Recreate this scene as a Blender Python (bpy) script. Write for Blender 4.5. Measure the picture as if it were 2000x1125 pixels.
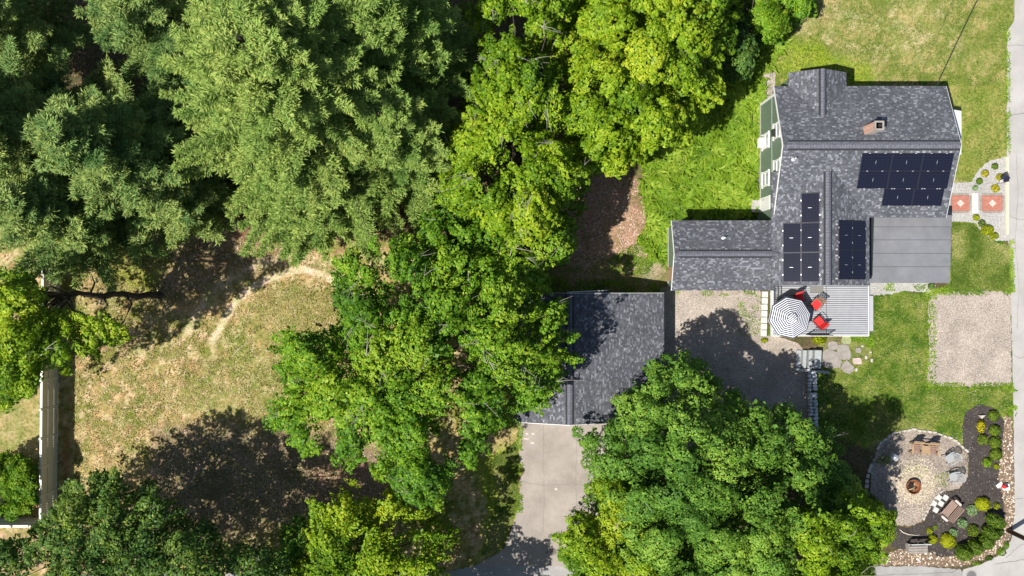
import bpy, math, random
import numpy as np
from mathutils import Vector, Matrix

for o in list(bpy.data.objects): bpy.data.objects.remove(o)
S = bpy.context.scene
COL = S.collection
R = math.radians

# ------------------------------------------------------------------ camera, sky, sun, exposure
H = 55.0          # drone height in metres
F = 1650.0        # focal length in photo pixels (2000 wide)
cam = bpy.data.cameras.new('camera'); co = bpy.data.objects.new('camera', cam); COL.objects.link(co)
cam.sensor_width = 36; cam.lens = 36 * F / 2000; co.location = (0, 0, H); cam.clip_end = 1000; cam.clip_start = 0.5
S.camera = co
DX, DY = 0.53, 0.32      # metres of shadow per metre of height
elev = math.atan(1 / math.hypot(DX, DY)); az = math.atan2(-DX, -DY)
w = bpy.data.worlds.new('World'); S.world = w; w.use_nodes = True
wn = w.node_tree.nodes; bgn = wn['Background']
sky = wn.new('ShaderNodeTexSky'); sky.sky_type = 'NISHITA'; sky.sun_disc = False
sky.sun_elevation = elev; sky.sun_rotation = az
w.node_tree.links.new(sky.outputs[0], bgn.inputs[0]); bgn.inputs[1].default_value = 0.075
sl = bpy.data.lights.new('sun', 'SUN'); sl.energy = 5.0; sl.angle = R(0.53); sl.color = (1, 0.95, 0.87)
so = bpy.data.objects.new('sun', sl); COL.objects.link(so)
so.rotation_euler = Vector((DX, DY, -1)).to_track_quat('-Z', 'Y').to_euler(); so.location = (-20, -15, 50)
S.view_settings.view_transform = 'Standard'; S.view_settings.look = 'None'
S.view_settings.exposure = 0.55; S.view_settings.gamma = 1

def W(px, py, h=0.0):
    k = (H - h) / F
    return Vector(((px - 1000) * k, (562.5 - py) * k, h))

# ------------------------------------------------------------------ noise
def _hash(ix, iy, seed):
    n = (ix.astype(np.int64) * 374761393 + iy.astype(np.int64) * 668265263 + seed * 1442695041) & 0xffffffff
    n = ((n ^ (n >> 13)) * 1274126177) & 0xffffffff
    return ((n ^ (n >> 16)) & 0xffff) / 65535.0
def vnoise(x, y, seed=0):
    x = np.asarray(x, float); y = np.asarray(y, float)
    ix = np.floor(x); iy = np.floor(y); fx = x - ix; fy = y - iy
    fx = fx * fx * (3 - 2 * fx); fy = fy * fy * (3 - 2 * fy)
    a = _hash(ix, iy, seed); b = _hash(ix + 1, iy, seed); c = _hash(ix, iy + 1, seed); d = _hash(ix + 1, iy + 1, seed)
    return (a * (1 - fx) + b * fx) * (1 - fy) + (c * (1 - fx) + d * fx) * fy
def fbm(x, y, seed=0, o=4):
    s = 0; a = .5; t = 0
    for i in range(o):
        s = s + a * vnoise(x * 2 ** i, y * 2 ** i, seed + i * 7); t += a; a *= .55
    return s / t
def sdist(px, py, poly):
    """signed distance to a polygon, positive inside"""
    px = np.asarray(px, float); py = np.asarray(py, float)
    d = np.full(px.shape, 1e9); ins = np.zeros(px.shape, bool)
    n = len(poly)
    for i in range(n):
        ax, ay = poly[i]; bx, by = poly[(i + 1) % n]
        ex, ey = bx - ax, by - ay
        t = np.clip(((px - ax) * ex + (py - ay) * ey) / (ex * ex + ey * ey + 1e-9), 0, 1)
        d = np.minimum(d, np.hypot(px - ax - t * ex, py - ay - t * ey))
        c = ((ay > py) != (by > py))
        with np.errstate(divide='ignore', invalid='ignore'):
            xx = (bx - ax) * (py - ay) / (by - ay if by != ay else 1e-9) + ax
        ins ^= c & (px < xx)
    return np.where(ins, d, -d)
def pdist(px, py, path):
    d = np.full(np.shape(px), 1e9)
    for (ax, ay), (bx, by) in zip(path[:-1], path[1:]):
        ex, ey = bx - ax, by - ay
        t = np.clip(((px - ax) * ex + (py - ay) * ey) / (ex * ex + ey * ey + 1e-9), 0, 1)
        d = np.minimum(d, np.hypot(px - ax - t * ex, py - ay - t * ey))
    return d

# ------------------------------------------------------------------ materials
def new_mat(name):
    m = bpy.data.materials.new(name); m.use_nodes = True
    nt = m.node_tree; b = nt.nodes['Principled BSDF']
    return m, nt, b
def nd(nt, t, **k):
    n = nt.nodes.new(t)
    for a, v in k.items(): setattr(n, a, v)
    return n
def lk(nt, a, b): nt.links.new(a, b)
def ramp(nt, fac, stops):
    r = nd(nt, 'ShaderNodeValToRGB'); e = r.color_ramp.elements
    while len(e) < len(stops): e.new(0.5)
    for i, (p, c) in enumerate(stops): e[i].position = p; e[i].color = (*c, 1) if len(c) == 3 else c
    lk(nt, fac, r.inputs[0]); return r.outputs[0]
def noise(nt, scale, detail=4, vec=None, rough=.6, coord='Object'):
    n = nd(nt, 'ShaderNodeTexNoise'); n.inputs['Scale'].default_value = scale; n.inputs['Detail'].default_value = detail
    n.inputs['Roughness'].default_value = rough
    if vec is None: vec = nd(nt, 'ShaderNodeTexCoord').outputs[coord]
    lk(nt, vec, n.inputs['Vector']); return n.outputs['Fac']
def mixc(nt, fac, a, b, mode='MIX'):
    m = nd(nt, 'ShaderNodeMix', data_type='RGBA', blend_type=mode)
    if isinstance(fac, (int, float)): m.inputs[0].default_value = fac
    else: lk(nt, fac, m.inputs[0])
    for s, v in ((m.inputs[6], a), (m.inputs[7], b)):
        if isinstance(v, tuple): s.default_value = (*v, 1)
        else: lk(nt, v, s)
    return m.outputs[2]
def bump(nt, b, fac, strength=.4, dist=.03):
    n = nd(nt, 'ShaderNodeBump'); n.inputs['Strength'].default_value = strength; n.inputs['Distance'].default_value = dist
    lk(nt, fac, n.inputs['Height']); lk(nt, n.outputs[0], b.inputs['Normal'])
_mc = {}
def simple(name, col, rough=.6, var=.15, scale=6, metal=0, bumpy=0):
    """plain surface with a little tonal variation"""
    if name in _mc: return _mc[name]
    m, nt, b = new_mat(name)
    f = noise(nt, scale)
    lo = tuple(c * (1 - var) for c in col); hi = tuple(min(1, c * (1 + var)) for c in col)
    lk(nt, ramp(nt, f, [(.3, lo), (.7, hi)]), b.inputs['Base Color'])
    b.inputs['Roughness'].default_value = rough; b.inputs['Metallic'].default_value = metal
    if bumpy: bump(nt, b, f, bumpy)
    _mc[name] = m; return m
def speckle(name, stops, scale=30, rough=.95, big=(.85, 1.15), bigscale=.7, bumpy=.5, dist=.03, stains=None):
    """granular ground (gravel, mulch, asphalt): fine noise through a ramp times a broad mottle"""
    m, nt, b = new_mat(name)
    tc = nd(nt, 'ShaderNodeTexCoord').outputs['Object']
    f = noise(nt, scale, 3, tc, .75)
    c = ramp(nt, f, stops)
    g = noise(nt, bigscale, 5, tc, .65)
    gr = ramp(nt, g, [(.32, (big[0],) * 3), (.68, (big[1],) * 3)])
    c = mixc(nt, 1.0, c, gr, 'MULTIPLY')
    if stains:
        s = noise(nt, stains[0], 6, tc, .7); sr = ramp(nt, s, [(stains[1], (0, 0, 0)), (stains[1] + .08, (1, 1, 1))])
        c = mixc(nt, sr, c, stains[2])
    lk(nt, c, b.inputs['Base Color']); b.inputs['Roughness'].default_value = rough
    bump(nt, b, f, bumpy, dist); return m

def mat_ground():
    m, nt, b = new_mat('ground_soil_and_grass')
    tc = nd(nt, 'ShaderNodeTexCoord').outputs['Object']
    at = nd(nt, 'ShaderNodeAttribute', attribute_name='col').outputs['Color']
    f1 = noise(nt, 5.0, 5, tc, .75); f2 = noise(nt, 17, 3, tc, .7); f3 = noise(nt, 1.1, 4, tc, .6)
    c = mixc(nt, 1.0, at, ramp(nt, f1, [(.32, (.42, .50, .36)), (.5, (1, 1, 1)), (.68, (1.45, 1.32, 1.38))]), 'MULTIPLY')
    c = mixc(nt, 1.0, c, ramp(nt, f2, [(.33, (.55, .6, .5)), (.55, (1.05, 1.05, 1)), (.72, (1.45, 1.35, 1.3))]), 'MULTIPLY')
    c = mixc(nt, 1.0, c, ramp(nt, f3, [(.36, (.72, .86, .62)), (.64, (1.18, 1.08, 1.16))]), 'MULTIPLY')
    lk(nt, c, b.inputs['Base Color']); b.inputs['Roughness'].default_value = 1; b.inputs['Specular IOR Level'].default_value = .1
    bump(nt, b, f2, .9, .06); return m

def mat_leaf(name, dark, mid, light, trans=.3, rough=.5):
    m, nt, b = new_mat(name)
    a = nd(nt, 'ShaderNodeAttribute', attribute_name='tint').outputs['Fac']
    c = ramp(nt, a, [(0.0, dark), (.5, mid), (1.0, light)])
    lk(nt, c, b.inputs['Base Color']); b.inputs['Roughness'].default_value = rough + .08; b.inputs['Specular IOR Level'].default_value = .16
    t = nd(nt, 'ShaderNodeBsdfTranslucent'); hs = mixc(nt, 1.0, c, (1.3, 1.25, .5), 'MULTIPLY'); lk(nt, hs, t.inputs['Color'])
    mx = nd(nt, 'ShaderNodeMixShader'); mx.inputs[0].default_value = trans
    lk(nt, b.outputs[0], mx.inputs[1]); lk(nt, t.outputs[0], mx.inputs[2]); lk(nt, mx.outputs[0], nt.nodes['Material Output'].inputs[0])
    return m

def mat_shingle(name, sx=.135, sy=.11):
    m, nt, b = new_mat(name)
    uv = nd(nt, 'ShaderNodeUVMap', uv_map='uv').outputs[0]
    br = nd(nt, 'ShaderNodeTexBrick'); lk(nt, uv, br.inputs['Vector'])
    br.inputs['Color1'].default_value = (0, 0, 0, 1); br.inputs['Color2'].default_value = (1, 1, 1, 1); br.inputs['Mortar'].default_value = (.1, .1, .1, 1)
    br.inputs['Scale'].default_value = 1; br.inputs['Mortar Size'].default_value = .006; br.inputs['Brick Width'].default_value = sx; br.inputs['Row Height'].default_value = sy
    br.offset = .37; br.offset_frequency = 2; br.squash = 1.6; br.squash_frequency = 3
    c = ramp(nt, br.outputs['Color'], [(0, (.058, .062, .074)), (.40, (.080, .084, .099)), (.72, (.104, .109, .126)), (.84, (.15, .157, .182)), (1, (.22, .23, .265))])
    n = noise(nt, 9, 4, uv); c = mixc(nt, 1.0, c, ramp(nt, n, [(.3, (.72, .72, .74)), (.7, (1.25, 1.25, 1.22))]), 'MULTIPLY')
    n2 = noise(nt, .6, 6, uv, .7); c = mixc(nt, 1.0, c, ramp(nt, n2, [(.3, (.82, .83, .85)), (.7, (1.18, 1.16, 1.14))]), 'MULTIPLY')
    mpp = nd(nt, 'ShaderNodeMapping'); lk(nt, uv, mpp.inputs[0]); mpp.inputs['Scale'].default_value = (2.2, .25, 1); n3 = noise(nt, 1.0, 4, mpp.outputs[0], .6); c = mixc(nt, 1.0, c, ramp(nt, n3, [(.35, (.88, .89, .9)), (.65, (1.1, 1.1, 1.09))]), 'MULTIPLY')
    lk(nt, c, b.inputs['Base Color']); b.inputs['Roughness'].default_value = .9
    bump(nt, b, br.outputs['Fac'], -.6, .01); return m

def mat_siding(name, col, pitch=.11):
    m, nt, b = new_mat(name)
    tc = nd(nt, 'ShaderNodeTexCoord').outputs['Object']; sp = nd(nt, 'ShaderNodeSeparateXYZ'); lk(nt, tc, sp.inputs[0])
    d = nd(nt, 'ShaderNodeMath', operation='DIVIDE'); lk(nt, sp.outputs[2], d.inputs[0]); d.inputs[1].default_value = pitch
    f = nd(nt, 'ShaderNodeMath', operation='FRACT'); lk(nt, d.outputs[0], f.inputs[0])
    c = ramp(nt, f.outputs[0], [(0, tuple(x * .55 for x in col)), (.12, col), (1, tuple(x * 1.08 for x in col))])
    c = mixc(nt, 1.0, c, ramp(nt, noise(nt, 3, 4, tc), [(.3, (.88,) * 3), (.7, (1.1,) * 3)]), 'MULTIPLY')
    lk(nt, c, b.inputs['Base Color']); b.inputs['Roughness'].default_value = .55; bump(nt, b, f.outputs[0], .4, .02); return m

def mat_brick(name, c1, c2, mort, w_=.2, h_=.07, coord='Object'):
    m, nt, b = new_mat(name)
    tc = nd(nt, 'ShaderNodeTexCoord').outputs[coord]
    br = nd(nt, 'ShaderNodeTexBrick'); lk(nt, tc, br.inputs['Vector'])
    br.inputs['Color1'].default_value = (*c1, 1); br.inputs['Color2'].default_value = (*c2, 1); br.inputs['Mortar'].default_value = (*mort, 1)
    br.inputs['Scale'].default_value = 1; br.inputs['Mortar Size'].default_value = .006; br.inputs['Brick Width'].default_value = w_; br.inputs['Row Height'].default_value = h_
    c = mixc(nt, 1.0, br.outputs['Color'], ramp(nt, noise(nt, 12, 4, tc), [(.3, (.75,) * 3), (.7, (1.2,) * 3)]), 'MULTIPLY')
    lk(nt, c, b.inputs['Base Color']); b.inputs['Roughness'].default_value = .9; return m

def mat_wood(name, col, rough=.75):
    m, nt, b = new_mat(name)
    tc = nd(nt, 'ShaderNodeTexCoord').outputs['Object']
    mp = nd(nt, 'ShaderNodeMapping'); lk(nt, tc, mp.inputs[0]); mp.inputs['Scale'].default_value = (2, 22, 22)
    f = noise(nt, 1.5, 5, mp.outputs[0], .7)
    lk(nt, ramp(nt, f, [(.3, tuple(c * .6 for c in col)), (.7, tuple(c * 1.25 for c in col))]), b.inputs['Base Color'])
    b.inputs['Roughness'].default_value = rough; bump(nt, b, f, .3, .01); return m

def mat_panel():
    m, nt, b = new_mat('solar_glass')
    tc = nd(nt, 'ShaderNodeTexCoord').outputs['Object']; sp = nd(nt, 'ShaderNodeSeparateXYZ'); lk(nt, tc, sp.inputs[0])
    fs = []
    for i, p in ((0, .17), (1, .172)):
        a = nd(nt, 'ShaderNodeMath', operation='DIVIDE'); lk(nt, sp.outputs[i], a.inputs[0]); a.inputs[1].default_value = p
        f = nd(nt, 'ShaderNodeMath', operation='FRACT'); lk(nt, a.outputs[0], f.inputs[0])
        g = nd(nt, 'ShaderNodeMath', operation='LESS_THAN'); lk(nt, f.outputs[0], g.inputs[0]); g.inputs[1].default_value = .07; fs.append(g.outputs[0])
    mx = nd(nt, 'ShaderNodeMath', operation='MAXIMUM'); lk(nt, fs[0], mx.inputs[0]); lk(nt, fs[1], mx.inputs[1])
    c = mixc(nt, mx.outputs[0], (.0085, .0095, .020), (.018, .021, .038))
    lk(nt, c, b.inputs['Base Color']); b.inputs['Roughness'].default_value = .16; b.inputs['Specular IOR Level'].default_value = .4
    return m

M = dict(
    ground=mat_ground(),
    shingle=mat_shingle('asphalt_shingles'),
    siding=mat_siding('green_clapboard', (.14, .195, .15)),
    siding_white=mat_siding('white_clapboard', (.62, .62, .6)),
    trim=simple('white_trim', (.74, .74, .73), .5, .05),
    concrete_wall=simple('foundation_concrete', (.32, .31, .29), .9, .2, 5, 0, .3),
    rolled=speckle('rolled_asphalt_roofing', [(.35, (.135, .14, .155)), (.65, (.18, .185, .20))], 60, .85, (.82, 1.12), .9, .2, .01),
    drive=speckle('driveway_concrete', [(.3, (.25, .22, .195)), (.7, (.345, .305, .27))], 26, .92, (.78, 1.14), .6, .3, .01, (1.1, .60, (.235, .205, .185))),
    road=speckle('old_pale_asphalt', [(.3, (.29, .28, .265)), (.7, (.41, .395, .375))], 34, .92, (.84, 1.1), .5, .3, .01, (.9, .60, (.30, .285, .265))),
    road_dark=speckle('side_road_asphalt', [(.3, (.23, .225, .22)), (.7, (.36, .35, .34))], 30, .92, (.75, 1.15), .5, .3, .01),
    gravel=speckle('tan_gravel', [(.30, (.15, .125, .10)), (.48, (.32, .27, .225)), (.70, (.54, .475, .41))], 14, 1, (.72, 1.22), .5, .9, .05, (1.4, .60, (.21, .175, .13))),
    gravel_grey=speckle('grey_crushed_stone', [(.30, (.20, .195, .185)), (.5, (.36, .35, .33)), (.70, (.55, .54, .5))], 13, 1, (.85, 1.12), .7, .9, .05),
    circle=speckle('worn_gravel_soil', [(.30, (.085, .07, .06)), (.5, (.26, .215, .175)), (.70, (.46, .40, .34))], 10, 1, (.66, 1.2), .9, .8, .04, (1.1, .63, (.17, .17, .06))),
    straw=speckle('pale_sand_and_straw', [(.32, (.15, .115, .075)), (.5, (.37, .305, .22)), (.68, (.60, .53, .41))], 8, 1, (.8, 1.12), 1.2, .8, .04, (1.7, .63, (.22, .23, .07))),
    mulch=speckle('black_mulch', [(.30, (.020, .017, .015)), (.60, (.058, .047, .042)), (.72, (.16, .13, .11))], 16, 1, (.75, 1.3), .9, 1, .06),
    stone=simple('grey_flagstone', (.25, .225, .20), .9, .2, 4, 0, .25),
    stone_pale=simple('pale_stone', (.44, .41, .36), .9, .16, 6, 0, .3),
    paver=simple('white_concrete_paver', (.47, .48, .45), .85, .1, 8, 0, .15),
    step=simple('granite_step', (.30, .32, .325), .85, .18, 7, 0, .2),
    redbrick=mat_brick('red_brick_paving', (.40, .145, .10), (.34, .115, .08), (.34, .22, .17), .2, .1),
    chimney=mat_brick('chimney_brick', (.52, .27, .19), (.60, .36, .27), (.5, .42, .36), .2, .07),
    deck=simple('grey_composite_boards', (.345, .355, .38), .55, .07, 3),
    white_plastic=simple('grey_white_plastic', (.31, .325, .335), .4, .04),
    vinyl=simple('white_vinyl', (.66, .65, .60), .45, .04),
    black=simple('black_metal', (.02, .021, .024), .4, .1),
    red=simple('red_cushion', (.58, .022, .022), .8, .1, 9),
    teak=mat_wood('brown_slats', (.27, .165, .12)),
    greywood=mat_wood('weathered_boards', (.30, .21, .17)),
    cedar=mat_wood('golden_cedar', (.34, .235, .13)),
    bark=simple('bark', (.075, .058, .045), .95, .4, 5, 0, .8),
    bark_pale=simple('pale_bare_twig', (.34, .31, .27), .9, .25, 7, 0, .4),
    rust=simple('rusted_steel', (.22, .085, .035), .85, .4, 9, .2, .3),
    char=simple('charcoal', (.018, .015, .013), .95, .4, 12, 0, .6),
    panel=mat_panel(),
    alu=simple('aluminium', (.70, .71, .73), .35, .05, 5, .6),
    pframe=simple('dark_anodised_frame', (.03, .032, .04), .35, .1, 5, .3),
    glass=simple('window_glass', (.03, .04, .05), .08, .1),
    navy=simple('navy_canvas', (.018, .026, .065), .85, .08),
    white_cloth=simple('white_canvas', (.72, .73, .76), .85, .04),
    creosote=mat_wood('creosoted_pole', (.12, .062, .04)),
    cream=simple('cream_kerb', (.56, .51, .38), .85, .15, 4),
    plank=speckle('weathered_plank_path', [(.3, (.2, .17, .14)), (.7, (.42, .37, .31))], 8, .9, (.7, 1.2), 1.1, .5, .02),
    chip=simple('chips', (.33, .22, .15), 1, .5, 2),
    pebble=simple('pebbles', (.52, .43, .32), .9, .45, 2.2, 0, .2),
)

# ------------------------------------------------------------------ mesh building
class MB:
    def __init__(s): s.v = []; s.f = []; s.mi = []; s.uv = None
    def add(s, vs, fs, mi=0):
        o = len(s.v); s.v += [tuple(v) for v in vs]
        for f in fs: s.f.append([i + o for i in f]); s.mi.append(mi)
        return s
    def box(s, c, d, rz=0, mi=0, m=None, bev=0):
        hx, hy, hz = d[0] / 2, d[1] / 2, d[2] / 2
        if bev:
            b = min(bev, hx * .9, hy * .9)
            pl = [(-hx + b, -hy), (hx - b, -hy), (hx, -hy + b), (hx, hy - b), (hx - b, hy), (-hx + b, hy), (-hx, hy - b), (-hx, -hy + b)]
            return s.prism([(x, y) for x, y in pl], -hz, hz, c, rz, mi, m, min(b * .6, hz * .6))
        P = [Vector((x, y, z)) for x in (-hx, hx) for y in (-hy, hy) for z in (-hz, hz)]
        if m is not None: P = [m @ p for p in P]
        if rz: r = Matrix.Rotation(rz, 3, 'Z'); P = [r @ p for p in P]
        P = [p + Vector(c) for p in P]
        return s.add(P, [(0, 1, 3, 2), (4, 6, 7, 5), (0, 4, 5, 1), (2, 3, 7, 6), (0, 2, 6, 4), (1, 5, 7, 3)], mi)
    def prism(s, poly, z0, z1, c=(0, 0, 0), rz=0, mi=0, m=None, topbev=0):
        n = len(poly); cx = sum(p[0] for p in poly) / n; cy = sum(p[1] for p in poly) / n
        rings = [(z0, 0)]
        if topbev: rings += [(z1 - topbev, 0), (z1, topbev)]
        else: rings += [(z1, 0)]
        P = []
        for z, ins in rings:
            for x, y in poly:
                l = math.hypot(x - cx, y - cy) or 1; k = max(0, (l - ins) / l)
                P.append(Vector((cx + (x - cx) * k, cy + (y - cy) * k, z)))
        if m is not None: P = [m @ p for p in P]
        if rz: r = Matrix.Rotation(rz, 3, 'Z'); P = [r @ p for p in P]
        P = [p + Vector(c) for p in P]
        fs = [list(range(n))[::-1], [n * (len(rings) - 1) + i for i in range(n)]]
        for k in range(len(rings) - 1):
            for i in range(n):
                j = (i + 1) % n; fs.append([k * n + i, k * n + j, (k + 1) * n + j, (k + 1) * n + i])
        return s.add(P, fs, mi)
    def tube(s, pts, rad, n=6, mi=0):
        pts = [Vector(p) for p in pts]
        if not isinstance(rad, (list, tuple)): rad = [rad] * len(pts)
        P = []; up = Vector((.3, .2, 1)).normalized()
        for i, p in enumerate(pts):
            a = pts[max(0, i - 1)]; b = pts[min(len(pts) - 1, i + 1)]
            t = (b - a).normalized(); u = t.cross(up)
            if u.length < .05: u = t.cross(Vector((1, 0, 0)))
            u.normalize(); v_ = t.cross(u)
            for k in range(n):
                an = 2 * math.pi * k / n; P.append(p + (u * math.cos(an) + v_ * math.sin(an)) * rad[i])
        fs = []
        for i in range(len(pts) - 1):
            for k in range(n):
                j = (k + 1) % n; fs.append((i * n + k, i * n + j, (i + 1) * n + j, (i + 1) * n + k))
        fs.append(list(range(n))[::-1]); fs.append([(len(pts) - 1) * n + k for k in range(n)])
        return s.add(P, fs, mi)
    def lathe(s, prof, c=(0, 0, 0), n=20, mi=0):
        P = []; fs = []
        for r, z in prof:
            for k in range(n):
                a = 2 * math.pi * k / n; P.append((c[0] + r * math.cos(a), c[1] + r * math.sin(a), c[2] + z))
        for i in range(len(prof) - 1):
            for k in range(n):
                j = (k + 1) % n; fs.append((i * n + k, i * n + j, (i + 1) * n + j, (i + 1) * n + k))
        fs.append(list(range(n))[::-1]); fs.append([(len(prof) - 1) * n + k for k in range(n)])
        return s.add(P, fs, mi)
    def build(s, name, mat, parent=None, world=True, smooth=False):
        me = bpy.data.meshes.new(name)
        off = Vector((0, 0, 0))
        if parent is not None and world: off = parent_world(parent)
        me.from_pydata([tuple(Vector(v) - off) for v in s.v], [], s.f)
        for m in (mat if isinstance(mat, (list, tuple)) else [mat]): me.materials.append(m)
        if any(s.mi): me.polygons.foreach_set('material_index', s.mi)
        if s.uv is not None:
            l = me.uv_layers.new(name='uv')
            flat = [c for uvf in s.uv for uvp in uvf for c in uvp]; l.data.foreach_set('uv', flat)
        if smooth: me.polygons.foreach_set('use_smooth', [True] * len(me.polygons))
        me.validate(); me.update()
        o = bpy.data.objects.new(name, me); COL.objects.link(o)
        if parent is not None: o.parent = parent
        return o
def parent_world(p):
    v = Vector((0, 0, 0))
    while p is not None: v += Vector(p.location); p = p.parent
    return v
def tag(o, label=None, cat=None, group=None, kind=None):
    if label: o['label'] = label
    if cat: o['category'] = cat
    if group: o['group'] = group
    if kind: o['kind'] = kind
    return o
def thing(name, label, cat, loc=(0, 0, 0), rz=0, group=None):
    o = bpy.data.objects.new(name, None); COL.objects.link(o); o.empty_display_size = .2
    o.location = loc; o.rotation_euler = (0, 0, rz); return tag(o, label, cat, group)
def dup(root, loc=None, rz=None, label=None, scale=None):
    def cp(o, par):
        c = o.copy(); COL.objects.link(c)
        if par is not None: c.parent = par
        for ch in [x for x in bpy.data.objects if x.parent == o]: cp(ch, c)
        return c
    r = cp(root, None)
    if loc is not None: r.location = loc
    if rz is not None: r.rotation_euler = (0, 0, rz)
    if scale is not None: r.scale = (scale,) * 3
    if label: r['label'] = label
    return r
def np_mesh(name, V, Fa, mat, parent=None, tint=None, smooth=False, world=True):
    """V (n,3), Fa (m,k): fast mesh from arrays, optional per-face tint"""
    V = np.asarray(V, np.float32); Fa = np.asarray(Fa, np.int32); k = Fa.shape[1]
    if parent is not None and world: V = V - np.array(parent_world(parent), np.float32)
    me = bpy.data.meshes.new(name)
    me.vertices.add(len(V)); me.vertices.foreach_set('co', V.ravel())
    me.loops.add(Fa.size); me.loops.foreach_set('vertex_index', Fa.ravel())
    me.polygons.add(len(Fa)); me.polygons.foreach_set('loop_start', np.arange(0, Fa.size, k, dtype=np.int32))
    me.update(calc_edges=True)
    if tint is not None:
        a = me.attributes.new('tint', 'FLOAT', 'FACE'); a.data.foreach_set('value', np.asarray(tint, np.float32))
    if smooth: me.polygons.foreach_set('use_smooth', np.ones(len(Fa), bool))
    me.materials.append(mat)
    o = bpy.data.objects.new(name, me); COL.objects.link(o)
    if parent is not None: o.parent = parent
    return o
rng = np.random.default_rng(7); random.seed(7)

def sheet(name, poly, z, mat, jit=2.0, step=6.0, seed=1, thick=0):
    """flat patch of ground; outline given in photo pixels at ground level, edges roughened"""
    pts = []; n = len(poly)
    for i in range(n):
        a = poly[i]; b = poly[(i + 1) % n]; L = math.hypot(b[0] - a[0], b[1] - a[1]); k = max(1, int(L / step))
        for j in range(k): pts.append((a[0] + (b[0] - a[0]) * j / k, a[1] + (b[1] - a[1]) * j / k))
    r = random.Random(seed)
    # chaikin smoothing once then jitter
    q = []
    for i in range(len(pts)):
        a = pts[i]; b = pts[(i + 1) % len(pts)]
        q += [(a[0] * .75 + b[0] * .25, a[1] * .75 + b[1] * .25), (a[0] * .25 + b[0] * .75, a[1] * .25 + b[1] * .75)]
    W0 = [W(x + r.uniform(-jit, jit), y + r.uniform(-jit, jit), 0) for x, y in q]
    mb = MB()
    P = [(p.x, p.y) for p in W0]
    area = sum(P[i][0] * P[(i + 1) % len(P)][1] - P[(i + 1) % len(P)][0] * P[i][1] for i in range(len(P)))
    if area < 0: P = P[::-1]
    if thick:
        mb.prism(P, z - thick, z)
    else:
        mb.add([(x, y, z) for x, y in P], [list(range(len(P)))])
    return tag(mb.build(name, mat), kind='structure')

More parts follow.
